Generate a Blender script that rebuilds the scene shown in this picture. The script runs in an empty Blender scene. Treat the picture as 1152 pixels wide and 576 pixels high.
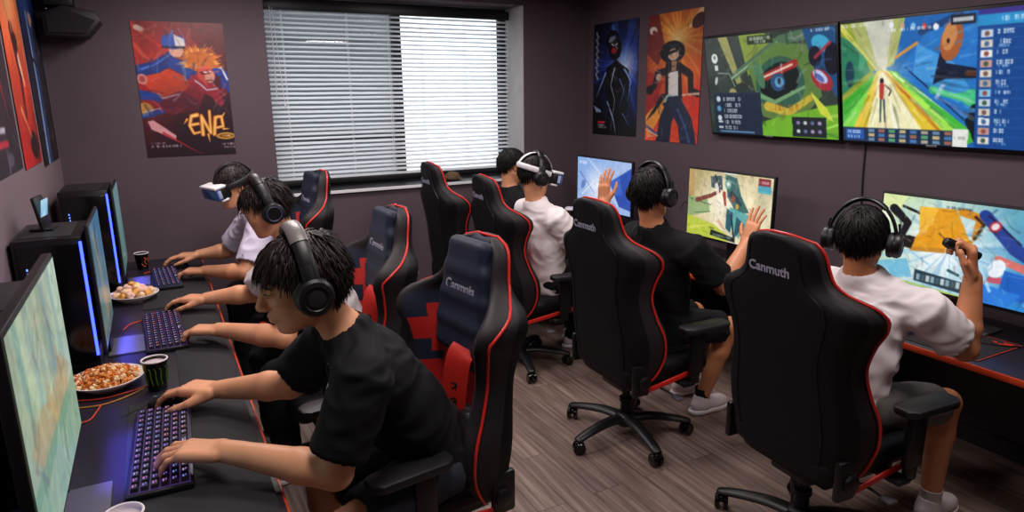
import bpy, bmesh, math, random
import numpy as np
from mathutils import Vector, Matrix, Euler
V = Vector
C = bpy.context.scene.collection
S = bpy.context.scene
R = math.radians
# ------------------------------------------------------------------ camera
def set_camera():
    yaw, pit, rol = R(27.83), R(13.47), R(-0.6)
    fw = V((math.sin(yaw)*math.cos(pit), math.cos(yaw)*math.cos(pit), -math.sin(pit)))
    rt0 = V((math.cos(yaw), -math.sin(yaw), 0)); up0 = rt0.cross(fw)
    rt = rt0*math.cos(rol)+up0*math.sin(rol); up = -rt0*math.sin(rol)+up0*math.cos(rol)
    cd = bpy.data.cameras.new('camera'); co = bpy.data.objects.new('camera', cd); C.objects.link(co)
    cd.sensor_width = 36; cd.lens = 753.3/1152*36; cd.clip_start = .02; cd.clip_end = 200
    m = Matrix((rt, up, -fw)).transposed().to_4x4(); m.translation = V((0, 0, 1.9))
    co.matrix_world = m; S.camera = co
set_camera()
# ------------------------------------------------------------------ world, view, lamps
vs = S.view_settings
S.display_settings.display_device = 'sRGB'
vs.view_transform = 'Standard'; vs.look = 'None'; vs.gamma = 1; vs.use_curve_mapping = False; vs.exposure = 0.0
w = bpy.data.worlds.new('world'); S.world = w; w.use_nodes = True
bg = w.node_tree.nodes['Background']; bg.inputs[0].default_value = (.86, .94, 1, 1); bg.inputs[1].default_value = 2.0
PANELS = [(0.60, 1.5, 1.15), (2.55, 1.2, 1.12), (0.60, 3.1, 1.25), (2.55, 2.9, 1.12), (0.55, 4.55, 1.35), (2.2, 4.5, .9)]  # fifth panel is an extra, added to brighten the back-left wall
PANEL_W = 17.0
PANEL_COL = (1.0, .90, .88)
def lamp(name, loc, size, power, col, rot=(0, 0, 0)):
    l = bpy.data.lights.new(name, 'AREA'); l.shape = 'RECTANGLE'; l.size, l.size_y = size; l.energy = power; l.color = col
    o = bpy.data.objects.new(name, l); C.objects.link(o); o.location = loc; o.rotation_euler = rot; return o
for x, y, q in PANELS: lamp('ceiling_lamp', (x, y, 2.74), (.58, .58), PANEL_W*q, PANEL_COL)
# ------------------------------------------------------------------ helpers
def s2l(c):
    c = np.asarray(c, float); return np.where(c <= .04045, c/12.92, ((c+.055)/1.055)**2.4)
def hx(h): return tuple(s2l([int(h[i:i+2], 16)/255 for i in (0, 2, 4)]))
MATS = {}
def mat(name, col, rough=.5, metal=0, spec=.5, bump=None, var=None, emit=None, coat=0, sheen=0, trans=0):
    if name in MATS: return MATS[name]
    m = bpy.data.materials.new(name); m.use_nodes = True; nt = m.node_tree; p = nt.nodes['Principled BSDF']
    if isinstance(col, str): col = hx(col)
    p.inputs['Base Color'].default_value = (*col, 1); p.inputs['Roughness'].default_value = rough
    p.inputs['Metallic'].default_value = metal; p.inputs['Specular IOR Level'].default_value = spec
    p.inputs['Coat Weight'].default_value = coat; p.inputs['Sheen Weight'].default_value = sheen
    p.inputs['Transmission Weight'].default_value = trans
    if emit:
        p.inputs['Emission Color'].default_value = (*(hx(emit[0]) if isinstance(emit[0], str) else emit[0]), 1); p.inputs['Emission Strength'].default_value = emit[1]
    if var or bump:
        tc = nt.nodes.new('ShaderNodeTexCoord')
    if var:   # (scale, amount)
        n = nt.nodes.new('ShaderNodeTexNoise'); n.inputs['Scale'].default_value = var[0]; n.inputs['Detail'].default_value = 4
        nt.links.new(tc.outputs['Object'], n.inputs['Vector'])
        r = nt.nodes.new('ShaderNodeMapRange'); r.inputs[1].default_value = .3; r.inputs[2].default_value = .7
        r.inputs[3].default_value = 1-var[1]; r.inputs[4].default_value = 1+var[1]; nt.links.new(n.outputs[0], r.inputs[0])
        mx = nt.nodes.new('ShaderNodeVectorMath'); mx.operation = 'SCALE'; mx.inputs[0].default_value = col
        nt.links.new(r.outputs[0], mx.inputs['Scale']); nt.links.new(mx.outputs[0], p.inputs['Base Color'])
    if bump:  # (scale, strength, distance)
        n = nt.nodes.new('ShaderNodeTexNoise'); n.inputs['Scale'].default_value = bump[0]; n.inputs['Detail'].default_value = 3
        nt.links.new(tc.outputs['Object'], n.inputs['Vector'])
        b = nt.nodes.new('ShaderNodeBump'); b.inputs['Strength'].default_value = bump[1]; b.inputs['Distance'].default_value = bump[2] if len(bump) > 2 else .002
        nt.links.new(n.outputs[0], b.inputs['Height']); nt.links.new(b.outputs[0], p.inputs['Normal'])
    MATS[name] = m; return m
def tag(o, label=None, cat=None, group=None, kind=None):
    if label: o['label'] = label
    if cat: o['category'] = cat
    if group: o['group'] = group
    if kind: o['kind'] = kind
    return o
def empty(name, loc=(0, 0, 0), rz=0, label=None, cat=None, group=None):
    o = bpy.data.objects.new(name, None); C.objects.link(o); o.location = loc; o.rotation_euler = (0, 0, rz); o.empty_display_size = .1
    return tag(o, label, cat, group)
def link_mesh(name, me, mats, parent=None):
    o = bpy.data.objects.new(name, me); C.objects.link(o)
    for m in (mats if isinstance(mats, (list, tuple)) else [mats]): me.materials.append(m)
    if parent: o.parent = parent
    return o
def raw(name, verts, faces, mats, parent=None, smooth=True, mi=None):
    me = bpy.data.meshes.new(name); me.from_pydata([tuple(v) for v in verts], [], [tuple(f) for f in faces]); me.update()
    if smooth: me.polygons.foreach_set('use_smooth', [True]*len(me.polygons))
    if mi is not None: me.polygons.foreach_set('material_index', list(mi))
    return link_mesh(name, me, mats, parent)
def copy_tree(o, parent=None):
    c = o.copy(); C.objects.link(c)
    if parent: c.parent = parent
    for ch in list(o.children): copy_tree(ch, c)
    return c
class MB:
    """collects shapes into one bmesh"""
    def __init__(s): s.bm = bmesh.new()
    def box(s, c, size, bev=0, seg=2, rot=None, mi=0):
        r = bmesh.ops.create_cube(s.bm, size=1); vs_ = r['verts']
        m = Matrix.Translation(c) @ (rot.to_4x4() if rot else Matrix.Identity(4)) @ Matrix.Diagonal((*size, 1))
        bmesh.ops.transform(s.bm, matrix=m, verts=vs_)
        fs = list({f for v in vs_ for f in v.link_faces})
        for f in fs: f.material_index = mi
        if bev:
            es = list({e for v in vs_ for e in v.link_edges})
            rr = bmesh.ops.bevel(s.bm, geom=es, offset=bev, segments=seg, affect='EDGES', profile=.5)
            for f in rr['faces']: f.material_index = mi
        return s
    def lathe(s, prof, seg=32, c=(0, 0, 0), axis=(0, 0, 1), mi=0, cap=True):
        q = V((0, 0, 1)).rotation_difference(V(axis)).to_matrix(); rings = []
        for r_, z in prof:
            rings.append([s.bm.verts.new(V(c)+q @ V((r_*math.cos(2*math.pi*k/seg), r_*math.sin(2*math.pi*k/seg), z))) for k in range(seg)])
        for a, b in zip(rings, rings[1:]):
            for k in range(seg):
                f = s.bm.faces.new((a[k], a[(k+1) % seg], b[(k+1) % seg], b[k])); f.material_index = mi
        if cap:
            f = s.bm.faces.new(rings[0][::-1]); f.material_index = mi
            f = s.bm.faces.new(rings[-1]); f.material_index = mi
        return s
    def tube(s, pts, r, seg=8, mi=0, closed=False, flat=None, up=(0, 0, 1)):
        """r: radius or list; flat=(rx,ry) elliptical section with 'up' as ry direction"""
        pts = [V(p) for p in pts]; n = len(pts); rings = []
        for i, p in enumerate(pts):
            if closed: t = pts[(i+1) % n]-pts[i-1]
            else: t = pts[min(i+1, n-1)]-pts[max(i-1, 0)]
            t.normalize(); u = V(up[i]) if isinstance(up, list) else V(up)
            a = t.cross(u)
            if a.length < 1e-4: a = t.cross(V((1, .3, 0)))
            a.normalize(); b = a.cross(t).normalized()
            rr = r[i] if isinstance(r, (list, tuple)) else r
            fx, fy = flat if flat else (1, 1)
            rings.append([s.bm.verts.new(p+a*(rr*fx*math.cos(2*math.pi*k/seg))+b*(rr*fy*math.sin(2*math.pi*k/seg))) for k in range(seg)])
        pairs = list(zip(rings, rings[1:]))+([(rings[-1], rings[0])] if closed else [])
        for a, b in pairs:
            for k in range(seg):
                f = s.bm.faces.new((a[k], a[(k+1) % seg], b[(k+1) % seg], b[k])); f.material_index = mi
        if not closed:
            f = s.bm.faces.new(rings[0][::-1]); f.material_index = mi
            f = s.bm.faces.new(rings[-1]); f.material_index = mi
        return s
    def sphere(s, c, r, seg=16, rot=None, mi=0):
        res = bmesh.ops.create_uvsphere(s.bm, u_segments=seg, v_segments=max(6, seg//2), radius=1)
        rr = r if isinstance(r, (tuple, list)) else (r, r, r)
        m = Matrix.Translation(c) @ (rot.to_4x4() if rot else Matrix.Identity(4)) @ Matrix.Diagonal((*rr, 1))
        bmesh.ops.transform(s.bm, matrix=m, verts=res['verts'])
        for f in {f for v in res['verts'] for f in v.link_faces}: f.material_index = mi
        return s
    def prism(s, pts, d, mi=0, bev=0):
        """closed outline (3D coplanar points) extruded by vector d"""
        a = [s.bm.verts.new(V(p)) for p in pts]; b = [s.bm.verts.new(V(p)+V(d)) for p in pts]; n = len(a); fs = []
        fs.append(s.bm.faces.new(a)); fs.append(s.bm.faces.new(b[::-1]))
        for k in range(n): fs.append(s.bm.faces.new((a[k], b[k], b[(k+1) % n], a[(k+1) % n])))
        for f in fs: f.material_index = mi
        if bev:
            es = list({e for v in a+b for e in v.link_edges})
            rr = bmesh.ops.bevel(s.bm, geom=es, offset=bev, segments=2, affect='EDGES', profile=.5)
            for f in rr['faces']: f.material_index = mi
        return s
    def build(s, name, mats, parent=None, smooth=True, angle=40):
        bmesh.ops.recalc_face_normals(s.bm, faces=s.bm.faces)
        me = bpy.data.meshes.new(name); s.bm.to_mesh(me); s.bm.free()
        if smooth:
            me.polygons.foreach_set('use_smooth', [True]*len(me.polygons))
            me.set_sharp_from_angle(angle=R(angle))
        return link_mesh(name, me, mats, parent)
def crv(pts, n=8):
    """catmull-rom through points"""
    P = [V(p) for p in pts]; P = [P[0]*2-P[1]]+P+[P[-1]*2-P[-2]]; out = []
    for i in range(1, len(P)-2):
        for k in range(n):
            t = k/n; a, b, c, d = P[i-1], P[i], P[i+1], P[i+2]
            out.append(.5*((2*b)+(c-a)*t+(2*a-5*b+4*c-d)*t*t+(3*b-a-3*c+d)*t**3))
    out.append(P[-2]); return out
def text_mesh(name, s, size, mats, parent, loc, xdir, updir, depth=.0015, sx=1.0, bold=0.0):
    cu = bpy.data.curves.new('lettering', 'FONT'); cu.body = s; cu.size = size; cu.align_x = 'CENTER'; cu.align_y = 'CENTER'; cu.extrude = depth; cu.offset = bold
    o = bpy.data.objects.new('lettering', cu); C.objects.link(o)
    dg = bpy.context.evaluated_depsgraph_get(); me = bpy.data.meshes.new_from_object(o.evaluated_get(dg)); bpy.data.objects.remove(o)
    x = V(xdir).normalized(); u = V(updir); u = (u-x*u.dot(x)).normalized(); n = x.cross(u)
    m = Matrix((x*sx, u, n)).transposed().to_4x4(); m.translation = V(loc); me.transform(m)
    me.materials.clear()
    return link_mesh(name, me, mats, parent)
# numpy value noise
def vnoise(p, seed=0):
    p = np.asarray(p, float); i = np.floor(p).astype(np.int64); f = p-i; f = f*f*(3-2*f)
    def h(a): 
        x = (a[..., 0]*73856093) ^ (a[..., 1]*19349663) ^ (a[..., 2]*83492791) ^ (seed*2654435761)
        x = (x ^ (x >> 13))*1274126177 & 0xffffffff; x = x ^ (x >> 16); return (x & 0xffff)/65535.
    out = 0
    for dx in (0, 1):
        for dy in (0, 1):
            for dz in (0, 1):
                wgt = (f[..., 0] if dx else 1-f[..., 0])*(f[..., 1] if dy else 1-f[..., 1])*(f[..., 2] if dz else 1-f[..., 2])
                out = out+wgt*h(i+np.array([dx, dy, dz]))
    return out*2-1
# ------------------------------------------------------------------ signed-distance sculpting
def A(v): return np.array(v, float)
def nrm(v): v = A(v); return v/np.linalg.norm(v)
class SDF:
    def __init__(s, h): s.h = h; s.ops = []
    def _add(s, fn, lo, hi, k, kind): s.ops.append((fn, A(lo), A(hi), k, kind)); return s
    def cap(s, a, b, ra, rb=None, k=.02, kind='u'):
        a, b = A(a), A(b); rb = ra if rb is None else rb; d = b-a; L2 = max(d@d, 1e-12)
        def fn(P):
            t = np.clip(((P-a)@d)/L2, 0, 1); q = P-a-t[..., None]*d
            return np.sqrt((q*q).sum(-1))-(ra+(rb-ra)*t)
        m = max(ra, rb); return s._add(fn, np.minimum(a, b)-m, np.maximum(a, b)+m, k, kind)
    def ecap(s, a, b, ra, rb, side, k=.03, kind='u', flat=False):
        """elliptical capsule; ra=(ru,rv) at a, rb at b; side = direction of ru"""
        a, b = A(a), A(b); d = b-a; L = np.linalg.norm(d); wv = d/L; u = A(side); u = nrm(u-wv*(u@wv)); v = np.cross(wv, u); ra, rb = A(ra), A(rb)
        def fn(P):
            q = P-a; w_ = q@wv; t = np.clip(w_/L, 0, 1); r = ra+(rb-ra)*t[..., None]
            mn = r.min(-1)
            if flat:
                rad = (np.sqrt(((q@u)/r[..., 0])**2+((q@v)/r[..., 1])**2)-1)*mn
                return np.maximum(rad, np.maximum(-w_, w_-L))
            e = np.maximum(np.abs(w_-L/2)-L/2, 0)/mn
            return (np.sqrt(((q@u)/r[..., 0])**2+((q@v)/r[..., 1])**2+e*e)-1)*mn
        m = max(ra.max(), rb.max()); return s._add(fn, np.minimum(a, b)-m, np.maximum(a, b)+m, k, kind)
    def ell(s, c, F, r, k=.02, kind='u'):
        """ellipsoid, F = 3x3 rows of axes, r radii"""
        c, F, r = A(c), A(F), A(r)
        def fn(P):
            q = (P-c)@F.T; k0 = np.sqrt(((q/r)**2).sum(-1)); k1 = np.sqrt(((q/(r*r))**2).sum(-1))
            return k0*(k0-1)/np.maximum(k1, 1e-9)
        m = r.max(); return s._add(fn, c-m, c+m, k, kind)
    def rbox(s, c, F, half, rad, k=.01, kind='u'):
        c, F, half = A(c), A(F), A(half)
        def fn(P):
            q = np.abs((P-c)@F.T)-(half-rad)
            return np.sqrt((np.maximum(q, 0)**2).sum(-1))+np.minimum(q.max(-1), 0)-rad
        m = np.linalg.norm(half); return s._add(fn, c-m, c+m, k, kind)
    def half(s, p, n):
        """cut away everything on the +n side"""
        p, n = A(p), nrm(n)
        return s._add(lambda P: (P-p)@n, None, None, 0, 'i') if False else s.ops.append((lambda P: (P-p)@n, None, None, 0, 'i')) or s
    def mesh(s):
        h = s.h; us = [o for o in s.ops if o[4] == 'u']
        lo = np.min([o[1] for o in us], 0)-4*h; hi = np.max([o[2] for o in us], 0)+4*h
        n = np.ceil((hi-lo)/h).astype(int)+1
        F = np.full(n, .5, np.float32); ax = [lo[i]+h*np.arange(n[i]) for i in range(3)]
        for fn, a, b, k, kind in s.ops:
            if a is None: i0, i1 = np.zeros(3, int), n
            else:
                pad = k+3*h; i0 = np.clip(((a-pad-lo)/h).astype(int), 0, n); i1 = np.clip(((b+pad-lo)/h).astype(int)+2, 0, n)
            if (i1 <= i0).any(): continue
            sl = tuple(slice(i0[i], i1[i]) for i in range(3))
            P = np.stack(np.meshgrid(*[ax[i][sl[i]] for i in range(3)], indexing='ij'), -1)
            d = fn(P); f = F[sl]
            if kind == 'u':
                if k > 0:
                    hh = np.maximum(k-np.abs(d-f), 0)/k; F[sl] = np.minimum(d, f)-hh*hh*k*.25
                else: F[sl] = np.minimum(d, f)
            else:
                d = -d if kind == 's' else d
                if k > 0:
                    hh = np.maximum(k-np.abs(d-f), 0)/k; F[sl] = np.maximum(d, f)+hh*hh*k*.25
                else: F[sl] = np.maximum(d, f)
        return surfnet(F, lo, h)
def surfnet(F, lo, h):
    I = F < 0; n = F.shape
    cnt = np.zeros((n[0]-1, n[1]-1, n[2]-1), np.int8)
    cs = [(i, j, k) for i in (0, 1) for j in (0, 1) for k in (0, 1)]
    for i, j, k in cs: cnt += I[i:n[0]-1+i, j:n[1]-1+j, k:n[2]-1+k]
    act = np.argwhere((cnt > 0) & (cnt < 8)); idx = np.full(cnt.shape, -1, np.int32); idx[tuple(act.T)] = np.arange(len(act))
    val = {c: F[act[:, 0]+c[0], act[:, 1]+c[1], act[:, 2]+c[2]].astype(float) for c in cs}
    acc = np.zeros((len(act), 3)); num = np.zeros(len(act))
    for c in cs:
        for a in range(3):
            if c[a] == 0:
                d = list(c); d[a] = 1; d = tuple(d); f0, f1 = val[c], val[d]; m = (f0 < 0) != (f1 < 0)
                t = np.where(m, f0/np.where(m, f0-f1, 1), 0); p = np.tile(A(c), (len(act), 1)); p[:, a] += t
                acc += p*m[:, None]; num += m
    verts = lo+h*(act+acc/num[:, None]); faces = []
    for a in range(3):
        b, c = (a+1) % 3, (a+2) % 3
        sl0 = [slice(None)]*3; sl1 = [slice(None)]*3; sl0[a] = slice(0, n[a]-1); sl1[a] = slice(1, n[a])
        df = I[tuple(sl0)] != I[tuple(sl1)]; e = np.argwhere(df)
        e = e[(e[:, b] > 0) & (e[:, c] > 0) & (e[:, b] < n[b]-1) & (e[:, c] < n[c]-1)]
        ins = I[tuple(e.T)]; q = []
        for ob, oc in ((1, 1), (0, 1), (0, 0), (1, 0)):
            t = e.copy(); t[:, b] -= ob; t[:, c] -= oc; q.append(idx[tuple(t.T)])
        q = np.stack(q, 1); q[~ins] = q[~ins][:, ::-1]; faces.append(q)
    return verts, np.concatenate(faces)
def relax(v, f, it=1, w_=.5):
    for _ in range(it):
        acc = np.zeros_like(v); num = np.zeros(len(v))
        for k in range(4):
            np.add.at(acc, f[:, k], v[f[:, (k+1) % 4]]+v[f[:, k-1]]); np.add.at(num, f[:, k], 2)
        v = v*(1-w_)+w_*acc/num[:, None]
    return v
def normals(v, f):
    fn = np.cross(v[f[:, 2]]-v[f[:, 0]], v[f[:, 3]]-v[f[:, 1]]); n = np.zeros_like(v)
    for k in range(4): np.add.at(n, f[:, k], fn)
    return n/np.maximum(np.linalg.norm(n, axis=1, keepdims=True), 1e-12)
def npmesh(name, v, f, mats, parent=None, mi=None):
    me = bpy.data.meshes.new(name); me.vertices.add(len(v)); me.vertices.foreach_set('co', v.astype(np.float32).ravel())
    m = len(f); me.loops.add(4*m); me.loops.foreach_set('vertex_index', f.astype(np.int32).ravel())
    me.polygons.add(m); me.polygons.foreach_set('loop_start', np.arange(0, 4*m, 4, dtype=np.int32))
    me.polygons.foreach_set('use_smooth', np.ones(m, bool))
    if mi is not None: me.polygons.foreach_set('material_index', np.asarray(mi, np.int32))
    me.update(calc_edges=True); me.validate()
    return link_mesh(name, me, mats, parent)
# ------------------------------------------------------------------ picture painter (posters and screens)
class Pic:
    def __init__(s, w_, h_, col):
        s.w, s.h = w_, h_; s.a = np.zeros((h_, w_, 3)); s.a[:] = s.c(col)
        s.X, s.Y = np.meshgrid((np.arange(w_)+.5)/w_, (np.arange(h_)+.5)/h_); s.asp = w_/h_; s.px = 1.0/h_
    def c(s, h): return A([int(h[i:i+2], 16)/255 for i in (0, 2, 4)]) if isinstance(h, str) else A(h)
    def put(s, m, col, al=1.0): m = np.clip(m, 0, 1)[..., None]*al; s.a = s.a*(1-m)+s.c(col)*m; return s
    def soft(s, d, sf=None): return np.clip(.5-d/(sf or s.px), 0, 1)    # d in picture heights
    def grad(s, c0, c1, ang=90, al=1.0):
        t = (s.X-.5)*math.cos(R(ang))+(s.Y-.5)*math.sin(R(ang))+.5; t = np.clip(t, 0, 1)[..., None]
        g = s.c(c0)*(1-t)+s.c(c1)*t; s.a = s.a*(1-al)+g*al; return s
    def glow(s, x, y, r, col, al=1.0, p=2):
        d = np.hypot((s.X-x)*s.asp, s.Y-y)/r; return s.put(np.clip(1-d, 0, 1)**p, col, al)
    def ell(s, x, y, rx, ry, col, ang=0, al=1.0, sf=None):
        dx, dy = (s.X-x)*s.asp, s.Y-y; c, n = math.cos(R(ang)), math.sin(R(ang)); u = dx*c+dy*n; v = -dx*n+dy*c
        d = (np.hypot(u/rx, v/ry)-1)*min(rx, ry); return s.put(s.soft(d, sf), col, al)
    def poly(s, pts, col, al=1.0):
        P = [(x*s.asp, y) for x, y in pts]; X, Y = s.X*s.asp, s.Y; ins = np.zeros(X.shape, bool); dm = np.full(X.shape, 9.)
        for (x0, y0), (x1, y1) in zip(P, P[1:]+P[:1]):
            cr = ((y0 > Y) != (y1 > Y)) & (X < (x1-x0)*(Y-y0)/((y1-y0) or 1e-9)+x0); ins ^= cr
            L2 = (x1-x0)**2+(y1-y0)**2 or 1e-9; t = np.clip(((X-x0)*(x1-x0)+(Y-y0)*(y1-y0))/L2, 0, 1)
            dm = np.minimum(dm, np.hypot(X-x0-t*(x1-x0), Y-y0-t*(y1-y0)))
        return s.put(s.soft(np.where(ins, -dm, dm)), col, al)
    def line(s, pts, wd, col, al=1.0, w1=None, sf=None):
        X, Y = s.X*s.asp, s.Y; n = len(pts)-1; dm = np.full(X.shape, 9.)
        for i in range(n):
            (x0, y0), (x1, y1) = pts[i], pts[i+1]; x0 *= s.asp; x1 *= s.asp; L2 = (x1-x0)**2+(y1-y0)**2 or 1e-9
            t = np.clip(((X-x0)*(x1-x0)+(Y-y0)*(y1-y0))/L2, 0, 1); ww = wd if w1 is None else wd+(w1-wd)*(i+t)/n
            dm = np.minimum(dm, np.hypot(X-x0-t*(x1-x0), Y-y0-t*(y1-y0))-ww/2)
        return s.put(s.soft(dm, sf), col, al)
    def rect(s, x0, y0, x1, y1, col, al=1.0): return s.poly([(x0, y0), (x1, y0), (x1, y1), (x0, y1)], col, al)
    def noise(s, sc, amt, seed=0, st=(1, 1)):
        n = vnoise(np.stack([s.X*s.asp*sc*st[0], s.Y*sc*st[1], np.full(s.X.shape, .5)], -1), seed)
        s.a = np.clip(s.a*(1+amt*n[..., None]), 0, 1); return s
    def rays(s, x, y, n, col, al, r0=0, r1=1, seed=1, wd=.35):
        rr = random.Random(seed); th = np.arctan2(s.Y-y, (s.X-x)*s.asp); rad = np.hypot((s.X-x)*s.asp, s.Y-y)
        m = np.zeros(s.X.shape)
        for k in range(n):
            a = rr.uniform(-math.pi, math.pi); ww = rr.uniform(.02, .09)*wd*3; d = np.abs((th-a+math.pi) % (2*math.pi)-math.pi)
            m = np.maximum(m, np.clip(1-d/ww, 0, 1))
        return s.put(m*np.clip((r1-rad)/(r1-r0), 0, 1)*(rad > r0*.2), col, al)
    def glyphs(s, x0, y0, x1, h_, col, seed=0, al=1.0, gap=.25):
        """a run of small letter-like ticks"""
        rr = random.Random(seed); x = x0; ww = h_*.55/s.asp
        while x < x1-ww:
            if rr.random() > .14:
                k = rr.randint(0, 3)
                s.rect(x, y0, x+ww*.3, y0+h_, col, al)
                if k != 0: s.rect(x, y0, x+ww*.8, y0+h_*.28, col, al)
                if k > 1: s.rect(x+ww*.55, y0, x+ww*.85, y0+h_, col, al)
                if k in (1, 3): s.rect(x, y0+h_*.72, x+ww*.8, y0+h_, col, al)
            x += ww*(1+gap)
        return s
def streaks(p, n, seed, length=.10, wd=.012, vp=None, amt=.4, box=(0, 0, 1, 1)):
    # many small soft strokes, lighter or darker than what they cross: drawn detail of a game picture
    rr = random.Random(seed)
    for _ in range(n):
        x, y = rr.uniform(box[0], box[2]), rr.uniform(box[1], box[3]); a = rr.uniform(0, 2*math.pi) if vp is None else math.atan2(y-vp[1], (x-vp[0])*p.asp)+rr.uniform(-.04, .04)
        L = length*rr.uniform(.4, 1.6); c = p.a[min(p.h-1, int(y*p.h)), min(p.w-1, int(x*p.w))]; g = rr.uniform(.25, 1)*amt
        col = c+(1-c)*g if rr.random() < .55 else c*(1-g); col = np.clip(col+A([rr.uniform(-.06, .06) for _ in range(3)]), 0, 1)
        x0, x1 = x-math.cos(a)*L/2/p.asp, x+math.cos(a)*L/2/p.asp; y0, y1 = y-math.sin(a)*L/2, y+math.sin(a)*L/2; q = .22*rr.uniform(-1, 1)*L*(vp is None)
        p.line([(x0, y0), ((x0+x1)/2-math.sin(a)*q/p.asp, (y0+y1)/2+math.cos(a)*q), (x1, y1)], wd*rr.uniform(.4, 1.4), col, .7, .002, wd*1.3)
    return p
def finish(p, warp=.004, blur=1, grain=.07, seed=11):
    # soften a picture: small wobble, blur and mottling, like a photographed print or screen
    sc = 9.0; Z = np.full(p.X.shape, .3); dx = vnoise(np.stack([p.X*p.asp*sc, p.Y*sc, Z], -1), seed)*warp; dy = vnoise(np.stack([p.X*p.asp*sc, p.Y*sc, Z+5], -1), seed+1)*warp
    xi = np.clip(((p.X+dx/p.asp)*p.w).astype(int), 0, p.w-1); yi = np.clip(((p.Y+dy)*p.h).astype(int), 0, p.h-1); a = p.a[yi, xi]
    for _ in range(blur):
        q = np.pad(a, ((1, 1), (1, 1), (0, 0)), 'edge'); a = (q[:-2, 1:-1]+q[2:, 1:-1]+q[1:-1, :-2]+q[1:-1, 2:]+2*a)/6
    n = vnoise(np.stack([p.X*p.asp*22, p.Y*22, Z], -1), seed+2)*.6+vnoise(np.stack([p.X*p.asp*60, p.Y*60, Z], -1), seed+3)*.4
    p.a = np.clip(a*(1+grain*n[..., None]), 0, 1); return p
def pic_mat(name, emit=0.0, rough=.35):
    if name in MATS: return MATS[name]
    m = bpy.data.materials.new(name); m.use_nodes = True; nt = m.node_tree; p = nt.nodes['Principled BSDF']
    a = nt.nodes.new('ShaderNodeVertexColor'); a.layer_name = 'picture'; p.inputs['Roughness'].default_value = rough
    if emit:
        p.inputs['Base Color'].default_value = (.01, .01, .012, 1); nt.links.new(a.outputs[0], p.inputs['Emission Color']); p.inputs['Emission Strength'].default_value = emit
    else: nt.links.new(a.outputs[0], p.inputs['Base Color'])
    MATS[name] = m; return m
def panel(name, tl, right, down, pic, m, parent=None, bow=0.0, nrmv=None):
    """flat picture surface: one vertex per picture dot"""
    finish(pic)
    tl, right, down = A(tl), A(right), A(down); w_, h_ = pic.w, pic.h
    u, v = np.meshgrid(np.linspace(0, 1, w_), np.linspace(0, 1, h_)); P = tl+u[..., None]*right+v[..., None]*down
    if bow: P = P+A(nrmv)*(bow*((2*u-1)**2))[..., None]
    i = np.arange(w_*h_).reshape(h_, w_); f = np.stack([i[:-1, :-1], i[1:, :-1], i[1:, 1:], i[:-1, 1:]], -1).reshape(-1, 4)
    o = npmesh(name, P.reshape(-1, 3), f, m, parent); me = o.data
    at = me.color_attributes.new('picture', 'FLOAT_COLOR', 'POINT')
    col = np.ones((w_*h_, 4), np.float32); col[:, :3] = s2l(np.clip(pic.a, 0, 1)).reshape(-1, 3); at.data.foreach_set('color', col.ravel())
    return o
# ------------------------------------------------------------------ materials
M = dict(
 wall=mat('wall_paint', '574951', .75, bump=(60, .15, .002), var=(2.5, .06)),
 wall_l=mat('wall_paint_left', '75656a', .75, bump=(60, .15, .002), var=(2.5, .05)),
 ceil=mat('ceiling_paint', 'b8b2b2', .9), lit_plaster=mat('window_lit_plaster', 'b9b8b8', .85, bump=(25, .5, .004), var=(9, .06)),
 black=mat('black_plastic', '0d0d10', .42, bump=(300, .08, .001)), gloss=mat('gloss_black', '08080a', .18),
 dark=mat('dark_plastic', '1a1a1e', .5), grey=mat('grey_plastic', '57565c', .4), silver=mat('silver_plastic', '8a8a8e', .3, metal=.6),
 white=mat('white_plastic', 'e6e6ea', .35), metal=mat('dark_metal', '242428', .35, metal=.8), chrome=mat('chrome', 'c8c8cc', .15, metal=1),
 desk=mat('desk_black', '26222e', .36, 0, .5, bump=(400, .06, .001)), edge=mat('orange_edge', 'c8401c', .4), cloth=mat('mat_cloth', '1f1d20', .8, bump=(700, .25, .001)),
 leather=mat('black_leather', '0f0e13', .6, 0, .22, bump=(160, .25, .0015)), lside=mat('side_leather', '221d20', .6, 0, .3, bump=(160, .25, .0015)), navy=mat('navy_leather', '1c2436', .6, 0, .3, bump=(160, .25, .0015)),
 red=mat('red_leather', 'b3201c', .45, bump=(160, .2, .0015)), pipe=mat('red_piping', 'd42a22', .4), letter=mat('grey_embroidery', '8f8da2', .6, bump=(500, .6, .001)),
 redlamp=mat('red_cloth', 'c8261c', .6), ink=mat('black_ink', '0a0809', .7),
 blue=mat('blue_led', '101840', .4, emit=((.03, .055, 1.0), 6.0)), dots=mat('blue_dots', '101840', .4, emit=((.08, .2, 1.0), 3.0)),
 under=mat('added_violet_glow', '201030', .4, emit=((.13, .12, 1.0), 6.0)), paper=mat('paper_white', 'e4dcdc', .6), cable=mat('black_cable', '08080a', .5), ocable=mat('orange_cable', 'd1401c', .45), ycable=mat('yellow_cable', 'c8842a', .45),
)
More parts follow.
